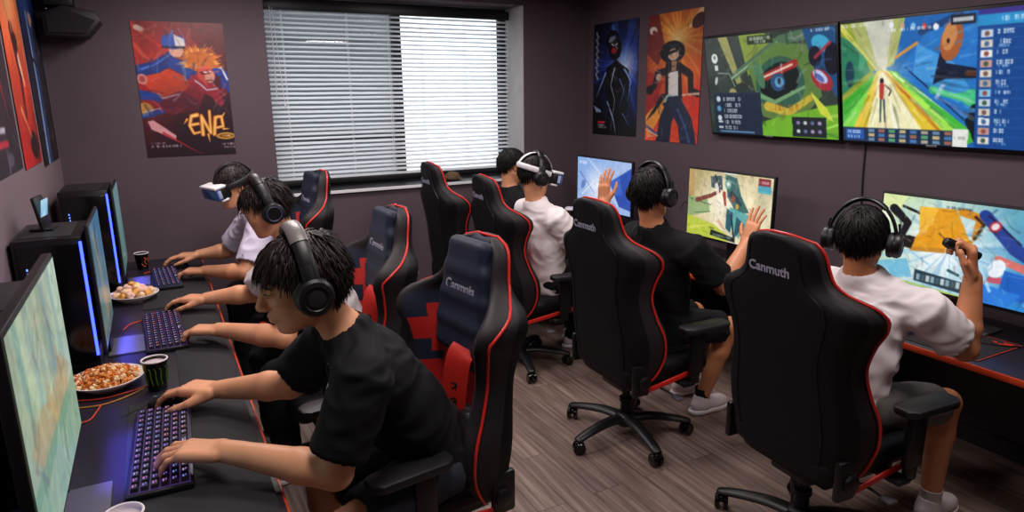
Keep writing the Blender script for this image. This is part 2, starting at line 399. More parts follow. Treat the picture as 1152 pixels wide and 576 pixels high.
# ------------------------------------------------------------------ room
XL, XR, YB, YF, ZC = -.58, 3.82, 5.60, -1.3, 2.80
OX0, OX1, OZ0, OZ1, REC = .854, 3.10, 1.125, 2.69, .40
def structure(o): o['kind'] = 'structure'; return o
def floor_mat():
    m = bpy.data.materials.new('floor_planks'); m.use_nodes = True; nt = m.node_tree; p = nt.nodes['Principled BSDF']; N = nt.nodes.new; Lk = nt.links.new
    tc = N('ShaderNodeTexCoord'); mp = N('ShaderNodeMapping'); mp.inputs['Rotation'].default_value = (0, 0, R(90)); Lk(tc.outputs['Object'], mp.inputs[0])
    b = N('ShaderNodeTexBrick'); b.inputs['Scale'].default_value = 1; b.inputs['Brick Width'].default_value = 1.2; b.inputs['Row Height'].default_value = .155
    b.inputs['Mortar Size'].default_value = .0015; b.inputs['Color1'].default_value = (0, 0, 0, 1); b.inputs['Color2'].default_value = (1, 1, 1, 1); b.inputs['Mortar'].default_value = (.5, .5, .5, 1); b.offset = .37
    Lk(mp.outputs[0], b.inputs['Vector'])
    st = N('ShaderNodeMapping'); st.inputs['Scale'].default_value = (1.1, 24, 1); Lk(mp.outputs[0], st.inputs[0])
    ad = N('ShaderNodeVectorMath'); ad.operation = 'ADD'; Lk(st.outputs[0], ad.inputs[0]); sc = N('ShaderNodeVectorMath'); sc.operation = 'SCALE'; sc.inputs['Scale'].default_value = 7; Lk(b.outputs['Color'], sc.inputs[0]); Lk(sc.outputs[0], ad.inputs[1])
    n = N('ShaderNodeTexNoise'); n.inputs['Scale'].default_value = 1.6; n.inputs['Detail'].default_value = 7; n.inputs['Roughness'].default_value = .62; Lk(ad.outputs[0], n.inputs['Vector'])
    r = N('ShaderNodeValToRGB'); e = r.color_ramp.elements; e[0].position = .30; e[0].color = (*hx('5d4a42'), 1); e[1].position = .72; e[1].color = (*hx('a9958a'), 1)
    x = e.new(.5); x.color = (*hx('857067'), 1); Lk(n.outputs[0], r.inputs[0])
    mr = N('ShaderNodeMapRange'); mr.inputs[3].default_value = .78; mr.inputs[4].default_value = 1.12; Lk(b.outputs['Color'], mr.inputs[0])
    s2 = N('ShaderNodeVectorMath'); s2.operation = 'SCALE'; Lk(r.outputs[0], s2.inputs[0]); Lk(mr.outputs[0], s2.inputs['Scale'])
    mm = N('ShaderNodeMix'); mm.data_type = 'RGBA'; Lk(b.outputs['Fac'], mm.inputs[0]); Lk(s2.outputs[0], mm.inputs[6]); mm.inputs[7].default_value = (.03, .022, .02, 1)
    Lk(mm.outputs[2], p.inputs['Base Color']); p.inputs['Roughness'].default_value = .48
    bp = N('ShaderNodeBump'); bp.inputs['Strength'].default_value = .15; bp.inputs['Distance'].default_value = .002; Lk(n.outputs[0], bp.inputs['Height']); Lk(bp.outputs[0], p.inputs['Normal'])
    return m
T = .12
structure(MB().box(((XL+XR)/2, (YF+YB)/2, -.05), (XR-XL+2*T, YB-YF+2*T, .1)).build('floor', floor_mat(), smooth=False))
structure(MB().box(((XL+XR)/2, (YF+YB+REC)/2, ZC+.05), (XR-XL+2*T, YB+REC-YF+2*T, .1)).build('ceiling', M['ceil'], smooth=False))
structure(MB().box((XL-T/2, (YF+YB)/2, ZC/2), (T, YB-YF, ZC)).build('wall_left', M['wall_l'], smooth=False))
structure(MB().box((XR+T/2, (YF+YB)/2, ZC/2), (T, YB-YF, ZC)).build('wall_right', M['wall'], smooth=False))
structure(MB().box(((XL+XR)/2, YF-T/2, ZC/2), (XR-XL+2*T, T, ZC)).build('wall_front', M['wall'], smooth=False))
mb = MB(); yc = YB+REC/2
mb.box(((XL-T+OX0)/2, yc, ZC/2), (OX0-XL+T, REC, ZC)).box(((OX1+XR+T)/2, yc, ZC/2), (XR+T-OX1, REC, ZC))
mb.box(((OX0+OX1)/2, yc, OZ0/2), (OX1-OX0, REC, OZ0)).box(((OX0+OX1)/2, yc, (OZ1+ZC)/2), (OX1-OX0, REC, ZC-OZ1))
structure(mb.build('wall_back', M['wall'], smooth=False))
structure(MB().box((OX1-.004, yc+.002, (OZ0+OZ1)/2), (.008, REC-.004, OZ1-OZ0)).build('trim_1', M['lit_plaster'], smooth=False))  # window light on this reveal is put into its paler colour
structure(MB().box(((OX0+OX1)/2, yc-.012, OZ0+.014), (OX1-OX0-.012, REC+.016, .028), .003).build('trim_2', mat('dark_sill', '141318', .35), smooth=False))
structure(MB().box(((OX0+OX1)/2, YB-.024, OZ0+.010), (OX1-OX0+.02, .012, .026), .003).build('trim_4', M['white'], smooth=False))
bb = mat('baseboard_dark', '2c2529', .5)
structure(MB().box((XL+.008, (YF+YB)/2, .05), (.016, YB-YF, .1), .003).build('baseboard_left', bb)); structure(MB().box((XR-.008, (YF+YB)/2, .05), (.016, YB-YF, .1), .003).build('baseboard_right', bb))
structure(MB().box(((XL+XR)/2, YB-.008, .05), (XR-XL-.034, .016, .1), .003).build('baseboard_back', bb))
# chipped paint under the window
mb = MB(); rr = random.Random(4)
for cx, cz, n in ((1.98, .36, 9), (1.90, .42, 4), (2.08, .22, 6)):
    for k in range(n):
        x, z = cx+rr.uniform(-.09, .09), cz+rr.uniform(-.025, .025); q = rr.uniform(.004, .016); a0 = rr.uniform(0, 6)
        mb.prism([(x+q*(1+.5*rr.random())*1.6*math.cos(a0+t), YB-.0005, z+q*.6*math.sin(a0+t)) for t in (0, 1.1, 2, 3.2, 4.1, 5.3)], (0, -.0012, 0))
structure(mb.build('trim_3', mat('chipped_plaster', '8d8583', .9)))
# window
wf = mat('window_frame_dark', '26272c', .4, metal=.3)
win = structure(MB().box(((OX0+OX1)/2, YB+REC-.03, OZ0+.055), (OX1-OX0-.016, .05, .05)).box(((OX0+OX1)/2, YB+REC-.03, OZ1-.028), (OX1-OX0-.016, .05, .05))
  .box((OX0+.028, YB+REC-.03, (OZ0+OZ1)/2), (.055, .05, OZ1-OZ0-.06)).box((OX1-.045, YB+REC-.03, (OZ0+OZ1)/2), (.07, .05, OZ1-OZ0-.06)).build('window_1', wf, smooth=False))
MB().box((2.005, YB+REC-.035, (OZ0+OZ1)/2), (.075, .055, OZ1-OZ0-.09)).build('mullion', wf, win, smooth=False)
MB().box((1.43, YB+REC-.035, 1.56), (1.08, .04, .04)).build('transom', wf, win, smooth=False)
g = bpy.data.materials.new('window_glass'); g.use_nodes = True; nt = g.node_tree; nt.nodes.remove(nt.nodes['Principled BSDF'])
tr = nt.nodes.new('ShaderNodeBsdfTransparent'); gl = nt.nodes.new('ShaderNodeBsdfGlossy'); gl.inputs['Roughness'].default_value = .03; mx = nt.nodes.new('ShaderNodeMixShader'); mx.inputs[0].default_value = .06
nt.links.new(tr.outputs[0], mx.inputs[1]); nt.links.new(gl.outputs[0], mx.inputs[2]); nt.links.new(mx.outputs[0], nt.nodes['Material Output'].inputs[0])
for i, (a, b) in enumerate(((OX0+.05, 1.97), (2.04, OX1-.075))): MB().box(((a+b)/2, YB+REC-.03, (OZ0+OZ1)/2), (b-a, .006, OZ1-OZ0-.13)).build('glass', g, win, smooth=False)
# the building across the street
ext = empty('neighbouring_building', (.6, 9.2, -4), 0, 'pale grey concrete building seen hazily through the left half of the window', 'building')
em = mat('grey_concrete', '55585c', .9, var=(1.2, .12))
MB().box((.24, 1.5, 4.5), (4.66, 3, 9)).build('wall', em, ext, smooth=False)
for k in range(6): MB().box((0, -.06, .9+k*1.45), (4.36, .12, .10)).build('ledge', mat('dark_ledge', '46494e', .8), ext, smooth=False)
# venetian blind
bl = empty('venetian_blind', ((OX0+OX1)/2, YB+.29, OZ1-.03), 0, 'wide white venetian blind drawn down over the window, black head rail', 'blind')
bw = OX1-OX0-.03; zt = -.04; zb = OZ0+.085-(OZ1-.03)
MB().box((0, 0, -.035), (bw+.01, .055, .075), .004).build('head_rail', M['black'], bl)
slm = bpy.data.materials.new('blind_slat'); slm.use_nodes = True; nt = slm.node_tree; p = nt.nodes['Principled BSDF']; p.inputs['Base Color'].default_value = (.84, .86, .88, 1); p.inputs['Roughness'].default_value = .4
tl_ = nt.nodes.new('ShaderNodeBsdfTranslucent'); tl_.inputs[0].default_value = (.85, .9, .95, 1); mx = nt.nodes.new('ShaderNodeMixShader'); mx.inputs[0].default_value = .42
nt.links.new(p.outputs[0], mx.inputs[1]); nt.links.new(tl_.outputs[0], mx.inputs[2]); nt.links.new(mx.outputs[0], nt.nodes['Material Output'].inputs[0])
vts, fcs = [], []; rr = random.Random(2); ns = 37
for k in range(ns):
    z = -.095+(zb+.02+.095)*k/(ns-1); tilt = R(30)+rr.uniform(-.05, .05); sag = rr.uniform(-.004, .004)
    o = len(vts); nx = 14
    for i in range(nx+1):
        x = -bw/2+bw*i/nx; zz = z+sag*math.sin(math.pi*i/nx)+rr.uniform(-.0012, .0012)
        for j in range(5):
            q = (j-2)/2*.019; c = .0035*(1-((j-2)/2)**2); vts.append((x, q*math.cos(tilt)-c*math.sin(tilt), zz+q*math.sin(tilt)+c*math.cos(tilt)))
    for i in range(nx):
        for j in range(4): a = o+i*5+j; fcs.append((a, a+1, a+6, a+5))
raw('slats', vts, fcs, slm, bl)
MB().box((0, 0, zb-.012), (bw, .05, .045), .006).build('bottom_rail', M['black'], bl)
for x in (-bw/2+.16, -.42, -.06, .24, .66, bw/2-.16):
    MB().tube([(x, -.021, -.07), (x, -.021, zb)], .0016, 5).tube([(x, .021, -.07), (x, .021, zb)], .0016, 5).build('ladder_cord', M['white'], bl)
wc = MB(); wc.tube(crv([(-bw/2+.07, -.034, -.05), (-bw/2+.075, -.036, -.4), (-bw/2+.07, -.036, -.75)], 6), .0035, 6)
wc.tube(crv([(-bw/2+.09, -.036, -.06), (-bw/2+.105, -.037, -.35), (-bw/2+.12, -.037, -.66), (-bw/2+.13, -.037, -.8)], 6), .0022, 5); wc.sphere((-bw/2+.13, -.037, -.82), (.008, .008, .018), 10)
wc.build('pull_cord', M['white'], bl)
# ceiling panel lights
cl = mat('panel_diffuser', 'f2f0f0', .6, emit=((1, .93, .92), 1.6))
for i, (x, y, q) in enumerate(PANELS):
    where = ['above the left desk near the camera', 'above the right desk near the camera', 'above the left row of chairs', 'above the right row of chairs', 'added in the left corner by the window to brighten the wall', 'to the right, nearest the window'][i]
    t = empty('ceiling_light', (x, y, ZC), 0, 'square flush ceiling panel light '+where, 'light', 'ceiling panel lights')
    MB().box((0, 0, -.02), (.66, .66, .04), .004).build('frame', M['white'], t); MB().box((0, 0, -.0425), (.58, .58, .005)).build('diffuser', cl, t)
# speaker box high in the left corner
sp = empty('wall_speaker', (-.45, YB-.02, 2.30), 0, 'black angular speaker box hung high in the left corner', 'speaker')
MB().prism([(-.075, -.02, .0), (.16, -.02, .0), (.245, -.02, .10), (.22, -.02, .155), (.05, -.02, .19), (-.075, -.02, .14)], (0, -.26, 0), bev=.008).build('cabinet', mat('speaker_shell', '15121c', .55), sp)
MB().box((.02, -.12, .25), (.16, .2, .12), .01).build('bracket', M['black'], sp); MB().prism([(-.05, -.285, .02), (.15, -.285, .02), (.215, -.285, .10), (.05, -.285, .165), (-.05, -.285, .12)], (0, -.006, 0)).build('grille', M['black'], sp)
for z in (.16, .22): MB().sphere((-.04, -.30 if z < .2 else -.23, z), .006, 8).build('screw', M['chrome'], sp)
# ------------------------------------------------------------------ posters
def poster(tl, right, down, pic, label):
    tl, right, down = V(tl), V(right), V(down); n = right.cross(down).normalized()*-1
    root = MB().prism([tl, tl+right, tl+right+down, tl+down], n*.003).build('poster', M['ink'], smooth=False); tag(root, label, 'poster', 'wall posters')
    panel('print', tl+n*.0036, right, down, pic, pic_mat('poster_print', 0, .42), root); return root
def pic_heroes():
    p = Pic(150, 236, '2a0c14'); p.grad('7e1016', '1c0a1a', 60); p.glow(.25, .25, .55, 'c8281c', .9); p.glow(.1, .5, .4, 'e0482a', .8); p.noise(5, .25, 3, (3, 1))
    for x0, y0, x1, y1, c in ((.0, .02, .5, .30, 'd43a22'), (.0, .16, .35, .45, 'e85a30'), (.2, 0, .8, .2, '9c1a18')): p.line([(x0, y0), (x1, y1)], .03, c, .7, .002, .02)
    p.poly([(.0, .40), (.45, .36), (.75, .46), (.62, .66), (.3, .68), (.05, .60)], 'a81428', .9); p.poly([(.02, .42), (.30, .34), (.62, .42), (.5, .50), (.2, .56)], 'e0451e', .95)
    p.line([(.02, .36), (.22, .33), (.42, .25), (.50, .30)], .085, '16307e', 1, .10); p.line([(.06, .345), (.2, .315), (.40, .23)], .018, '4c7ae0', .9, .006)
    p.line([(.42, .30), (.56, .36), (.62, .42)], .10, '1a3a94'); p.ell(.05, .42, .036, .04, 'd88a86'); p.ell(.05, .42, .02, .025, 'b04848')
    p.line([(.0, .53), (.18, .55), (.32, .62)], .07, '1c46a8', 1, .04); p.line([(.28, .6), (.45, .55), (.56, .6)], .085, '74122e'); p.line([(.24, .56), (.42, .53)], .012, 'e8dce0', .8)
    p.ell(.045, .635, .05, .045, 'e6a43c'); p.line([(.0, .69), (.22, .66)], .035, '2450b8'); p.line([(.02, .66), (.2, .635)], .01, 'e4e4ee')
    p.ell(.45, .205, .05, .055, 'e0a890'); p.ell(.43, .145, .085, .055, '2a4eb0', -6); p.poly([(.44, .09), (.55, .12), (.56, .19), (.45, .19)], 'e8e4e4'); p.line([(.31, .185), (.56, .185)], .016, '16203e'); p.poly([(.395, .095), (.43, .055), (.45, .09)], '3c68d0')
    p.line([(.64, .44), (.84, .52), (.88, .60)], .12, 'b0162a', 1, .05); p.line([(.88, .34), (.97, .40), (.95, .50)], .075, '1a3a98', 1, .06); p.line([(.84, .315), (.93, .33), (.985, .42)], .013, 'e8e4ee'); p.ell(.93, .52, .03, .035, '6a1024')
    rr = random.Random(3)
    for k in range(26):
        a = R(-200+k*8.5); x, y = .70, .30; L = .10+.05*rr.random(); p.line([(x+.06*math.cos(a), y+.05*math.sin(a)), (x+1.9*L*math.cos(a), y-.01+L*math.sin(a))], .05, rr.choice(['d8761c', 'c05c14', 'f0a040']), 1, .004)
    p.ell(.70, .29, .10, .075, 'cc6a1a'); p.ell(.75, .385, .062, .062, 'd4483c'); p.ell(.79, .40, .035, .045, 'e4a08c'); p.poly([(.68, .36), (.82, .35), (.8, .378), (.7, .385)], '5a0a14'); p.ell(.745, .366, .016, .007, 'f4f0e8'); p.ell(.80, .36, .013, .006, 'f4f0e8'); p.line([(.73, .43), (.81, .425)], .008, '5c1414')
    p.line([(.62, .43), (.74, .50), (.86, .49)], .012, 'dcd8e6')
    p.glow(.55, .80, .5, '1a0818', .75, 1); p.rect(0, .9, 1, 1, '1a0a1a', .5)
    p.poly([(.05, .73), (.10, .72), (.34, .84), (.33, .88), (.08, .79)], 'e0a0a4', .95); p.line([(.2, .82), (.6, .99)], .02, 'b4202c', .8, .004)
    streaks(p, 110, 11, .10, .010, None, .45, (0, 0, 1, .68))
    # flaming lettering
    for col, wd in (('6a2408', .040), ('f0a038', .026), ('fcd890', .008)):
        p.line([(.60, .69), (.53, .70), (.50, .77), (.54, .83), (.61, .82)], wd, col, 1, wd*.6); p.line([(.51, .765), (.60, .755)], wd*.8, col)
        p.line([(.64, .84), (.645, .70), (.73, .83), (.74, .66)], wd, col, 1, wd*.7); p.line([(.77, .84), (.80, .71), (.87, .70), (.88, .78), (.80, .79)], wd, col, 1, wd*.7)
        p.line([(.48, .72), (.44, .755)], wd*.6, col, 1, .002); p.line([(.88, .80), (.95, .80)], wd*.6, col, 1, .002); p.line([(.70, .84), (.71, .90)], wd*.6, col, 1, .002); p.line([(.88, .70), (.92, .665)], wd*.6, col, 1, .002)
    p.ell(.90, .855, .07, .026, 'e0a83c'); p.ell(.90, .855, .055, .016, '6a3a10'); p.glyphs(.83, .848, .97, .013, 'f0d080', 2)
    p.glyphs(.06, .912, .40, .016, 'e8dcdc', 7, .9); p.glyphs(.06, .89, .22, .01, 'c8b4b8', 8, .8); p.glyphs(.85, .912, 1, .014, 'e8d8d8', 4, .9); p.glyphs(.87, .938, 1, .012, 'c8b8b8', 5, .9)
    p.ell(.06, .045, .025, .02, 'd8c8b8', 0, .9); p.ell(.10, .055, .022, .02, 'c8b8a8', 0, .8); return p
def pic_blue():
    p = Pic(130, 230, '05060c'); p.glow(.72, .38, .62, '1638b0', 1, 1.3); p.rays(.70, .38, 26, '3c6cf0', .75, 0, .7, 5); p.glow(.72, .38, .22, 'd8e6ff', 1, 1.3); p.line([(.45, .05), (.72, .38)], .05, '58a0e8', .7, .01, .03)
    p.ell(.44, .15, .09, .075, '08080c'); p.ell(.50, .23, .085, .10, '0a090c'); p.ell(.43, .15, .05, .02, '9aa6c8', -25, .8); p.ell(.47, .25, .035, .025, '9c1c24', 20); p.line([(.42, .19), (.47, .205)], .010, 'e8e8f0'); p.line([(.55, .19), (.51, .205)], .010, 'e8e8f0')
    p.poly([(.30, .40), (.52, .33), (.80, .42), (.84, .62), (.78, .86), (.88, 1), (.30, 1), (.40, .80), (.30, .60)], '07070b')
    for q in ([(.34, .42), (.20, .56), (.06, .66), (.12, .74)], [(.36, .44), (.22, .60), (.10, .72)]): p.line(q, .035, '0a0b12'); 
    for q, wd, c in (([(.30, .44), (.18, .56), (.07, .66)], .018, '9ab8f0'), ([(.72, .42), (.86, .52), (.80, .70)], .02, '88b0f4'), ([(.5, .40), (.42, .55), (.52, .68), (.44, .95)], .012, 'c4d4f4'), ([(.62, .50), (.72, .60), (.62, .76)], .014, '5c84d8'), ([(.35, .70), (.50, .86), (.56, .99)], .016, 'b0c8f4'), ([(.7, .8), (.84, .9)], .01, '7ca0ec')): p.line(q, wd, c, .95, .003)
    for k in range(4): p.line([(.04+.04*k, .74+.01*k), (.10+.03*k, .79)], .012, 'a8c4f0', .9)
    streaks(p, 90, 12, .08, .009, None, .35, (.15, .05, 1, .9)); rr = random.Random(9)
    for k in range(14): p.ell(.07+.03*(k % 2), .08+k*.031, .016, .013, 'dcdce4', rr.uniform(0, 90), .9); p.ell(.07+.03*(k % 2), .08+k*.031, .007, .005, '0a0a10')
    p.rect(.13, .875, .30, .895, 'd02838'); p.glyphs(.13, .905, .32, .012, 'd8d8e0', 3); p.glyphs(.13, .925, .34, .012, 'c8c8d0', 6); return p
def pic_orange():
    p = Pic(130, 230, 'c8301a'); p.grad('8a1a18', 'e0461e', 90); p.glow(.58, .20, .6, 'ff9a28', 1, 1.3); p.rays(.58, .2, 30, 'ffcf50', .8, 0, .5, 8); p.glow(.55, .22, .2, 'fff0b0', .9)
    p.noise(4, .2, 4); p.poly([(0, .4), (.3, .55), (.1, .95), (0, .9)], '9a1c1c', .8); p.poly([(.0, .80), (.35, .62), (.42, .70), (.05, 1)], 'f0a23c', .9); p.poly([(.72, .62), (1, .55), (1, 1), (.86, 1)], 'd83218', .9)
    p.line([(.78, .12), (1, .0)], .03, 'f0d0a0', .8, .05); p.ell(.92, .09, .07, .05, '401014', -30)
    p.poly([(0, 0), (.2, 0), (.34, .26), (.22, .4), (0, .3)], '64141c', .75); p.ell(.48, .30, .13, .085, '121018'); p.ell(.50, .32, .055, .045, 'e8c0a0'); p.line([(.38, .31), (.62, .285)], .022, '121018'); p.line([(.44, .255), (.58, .25)], .02, '2a2a3c')
    p.poly([(.36, .38), (.64, .38), (.70, .66), (.38, .66)], '1a1216'); p.poly([(.42, .46), (.60, .45), (.62, .64), (.44, .64)], 'e8e4e0'); p.poly([(.47, .37), (.57, .37), (.56, .45), (.48, .45)], 'b48868')
    p.line([(.40, .44), (.22, .46), (.16, .56), (.06, .58)], .06, '16121a', 1, .05); p.line([(.64, .42), (.82, .48), (.84, .60), (.96, .62)], .06, '1a1014', 1, .05); p.ell(.24, .49, .03, .03, 'c8a894'); p.line([(.7, .63), (.98, .62)], .018, 'd8b8a0'); p.ell(.07, .59, .045, .035, '140e14')
    p.ell(.46, .665, .055, .042, 'a8c8c4', 0); p.ell(.46, .665, .033, .026, '3c6a74'); p.line([(.36, .70), (.66, .67)], .03, '2a1a14')
    p.line([(.50, .70), (.40, .84), (.36, 1.02)], .12, '141a34', 1, .15); p.line([(.58, .70), (.76, .84), (.84, 1.02)], .13, '182242', 1, .16); p.line([(.62, .74), (.78, .88), (.86, 1)], .02, '4a6aa0', .7); p.poly([(.30, .62), (.42, .62), (.16, .78), (.02, .84)], '160c12')
    p.line([(.03, .88), (.24, .94)], .018, '2a4a9c'); p.line([(.02, .91), (.26, .955)], .012, 'd8c4b0'); p.glyphs(.04, .955, .22, .01, 'e0d0c0', 3); streaks(p, 110, 13, .08, .009, None, .4); p.ell(.10, .12, .045, .032, 'e8dcd4'); p.ell(.12, .135, .02, .018, '8a2a20'); return p
def pic_left(kind):
    p = Pic(90, 180, '14121a')
    if kind == 'A':
        p.grad('1c1420', '2c2430', 90); p.line([(.35, .30), (.62, .55), (.80, .80)], .05, 'b02028', .9, .004); p.line([(.2, .05), (.5, .35)], .06, '701820', .8, .01); p.rect(.10, .80, .55, .825, 'c8c4d0'); p.rect(.10, .855, .60, .885, 'c02838'); p.ell(.6, .94, .05, .03, '54505c'); p.line([(.5, .9), (.5, 1)], .02, '5c5864'); p.noise(8, .2, 1)
    elif kind == 'B':
        p.grad('e8702c', 'a81818', 90); p.glow(.5, .15, .5, 'ffc890', .8); p.noise(5, .35, 6, (2, 1)); p.line([(.45, .35), (.55, .55), (.5, .75)], .10, '501014', .9, .05); p.line([(.58, .48), (.70, .6)], .05, 'f0d8c0', .9, .02); p.line([(.3, 0), (.5, .4)], .05, 'ffd8a8', .6, .01); p.ell(.55, .40, .06, .05, '301010'); p.ell(.7, .90, .12, .07, '240c10'); p.line([(.3, .72), (.6, .86)], .04, 'f4a060', .8, .01)
    else:
        p.grad('0c1c48', '0a0a12', 90); p.glow(.35, .05, .35, '3c70f0', .9); p.line([(.40, .10), (.44, .5), (.38, 1)], .12, '28406c', .9, .14); p.line([(.33, .2), (.36, .6), (.30, 1)], .03, '88a8d8', .9, .05); p.ell(.52, .22, .05, .04, 'a88878'); p.line([(.62, .25), (.74, .6), (.78, .95)], .05, '2a1c18', .9); rr = random.Random(5)
        for k in range(30): p.ell(rr.uniform(.55, .85), rr.uniform(.3, .9), .012, .01, '7c6448', 0, .6)
        p.line([(.2, .42), (.5, .46)], .02, '0a0a10')
    return streaks(p, 70 if kind != 'A' else 15, 14, .12, .010, None, .35)
poster((-.042, YB-.002, 2.438), (.600, 0, 0), (0, 0, -.949), pic_heroes(), 'red and navy comic hero poster with flaming orange lettering, left of the window')
poster((XR-.002, 5.51, 2.54), (0, -.67, 0), (0, 0, -1.01), pic_blue(), 'black poster with a dark figure against a blue burst, right wall')
poster((XR-.002, 4.71, 2.54), (0, -.65, 0), (0, 0, -1.03), pic_orange(), 'orange and red poster of a figure in a white shirt, beside the screens')
poster((XL+.002, 3.36, 2.62), (0, .68, 0), (0, 0, -1.04), pic_left('A'), 'dark poster with a red slash on the left wall, nearest the camera')
poster((XL+.002, 4.12, 2.62), (0, .60, 0), (0, 0, -1.06), pic_left('B'), 'fiery red poster on the left wall between two dark ones')
poster((XL+.002, 4.80, 2.62), (0, .72, 0), (0, 0, -1.10), pic_left('C'), 'dark blue poster on the left wall, nearest the corner')
# ------------------------------------------------------------------ screen pictures
def pic_tv_a():
    p = Pic(260, 160, '2c3834'); p.grad('39423c', '26322a', 90); p.noise(4, .3, 2); p.poly([(.12, 0), (.20, 0), (.30, .46), (.26, .48)], 'b8b468', .75); p.poly([(.30, 0), (.5, 0), (.62, .1), (.36, .40)], '93a83a', .8); p.line([(.24, .40), (.62, .08), (.80, .05)], .07, '4c6a52', 1, .10); p.line([(.22, .42), (.6, .10)], .015, 'a8c8a0', .8)
    p.poly([(.36, .30), (.58, .10), (.82, .14), (.90, .6), (.70, .90), (.46, .80)], '5a7a3c'); p.ell(.60, .50, .30, .27, '2f5a48', -15); p.ell(.60, .46, .25, .17, '0e1a1c', -18); p.line([(.45, .44), (.72, .30)], .075, '9c2a24'); p.line([(.46, .43), (.70, .31)], .02, 'f0d8c8', .9); p.ell(.59, .47, .09, .085, '2a4a74'); p.ell(.60, .47, .055, .05, '5a98c0'); p.ell(.60, .46, .02, .03, '16202c')
    p.line([(.42, .58), (.56, .66), (.78, .52)], .05, '6f9a6a', 1, .03); p.line([(.50, .70), (.66, .76), (.82, .62)], .09, 'c4ac3a', 1, .06); p.glyphs(.56, .68, .74, .06, 'a05a20', 4, .7); p.ell(.45, .4, .05, .14, '4a7858', -20)
    p.poly([(.78, .0), (1, 0), (1, .62), (.86, .4)], '1c4a78'); p.ell(.90, .14, .10, .07, '3ca0c8', 20); p.ell(.86, .25, .07, .09, '101826'); p.ell(.97, .28, .08, .14, '0e1420'); p.line([(.86, .26), (.96, .14)], .03, 'a83040', .9); p.ell(.90, .46, .13, .08, 'a02c34', 35); p.ell(.89, .43, .09, .045, 'b8c4e8', 35); p.ell(.885, .44, .06, .025, '5068a8', 35)
    p.poly([(.44, .86), (.9, .70), (1, .68), (1, 1), (.44, 1)], '6fae2a'); p.poly([(.82, .56), (.93, .72), (.97, .84), (.88, .76)], 'c8d040'); p.line([(.92, .9), (1, .86)], .02, 'b0f060', .8); p.line([(.80, .9), (1, .98)], .02, '348a28', .8); p.ell(.22, .56, .05, .04, 'b8a868', 0, .8); p.line([(.10, .36), (.2, .37), (.24, .5)], .01, 'c8d0c8', .7)
    p.rect(.04, .565, .45, 1, '1c2a3e', .93); p.rect(.04, .565, .45, .58, '37506c')
    streaks(p, 80, 5, .12, .018, None, .4, (.0, .0, 1, 1)); p.rect(.04, .565, .45, 1, '1c2a3e', .85)
    for k in range(6): p.glyphs(.13, .615+.06*k, .30-.02*(k % 3), .035, 'd4dce4', k, .95); 
    for k in range(3): p.ell(.085, .63+.10*k, .03, .03, 'c0ccd8' if k != 1 else '5890b8')
    p.rect(.07, .86, .11, .88, 'c8d0d8'); p.rect(.07, .92, .11, .94, 'c8d0d8'); p.rect(.08, .965, .38, .98, '6890b8')
    p.rect(.68, .80, .92, .99, '0e1822', .95)
    for a in range(4):
        for b in range(2): p.ell(.725+.05*a, .855+.08*b, .022, .018, ['8a78a8', 'c8c8d0', '5a6a98', 'a890b8'][(a+b) % 4])
    p.rect(.37, .02, .57, .10, '142018', .8); p.glyphs(.39, .035, .55, .025, 'c8d8c8', 3); p.glyphs(.43, .07, .52, .02, 'c8d8c8', 5); p.glyphs(.84, .015, .97, .02, 'e8e8f0', 8)
    p.ell(.08, .21, .045, .05, 'dce0dc'); p.ell(.08, .20, .018, .02, '6c7a74'); p.rect(.075, .28, .105, .335, 'd0d4d0'); p.ell(.08, .44, .02, .045, 'b8c0bc', 20); return p
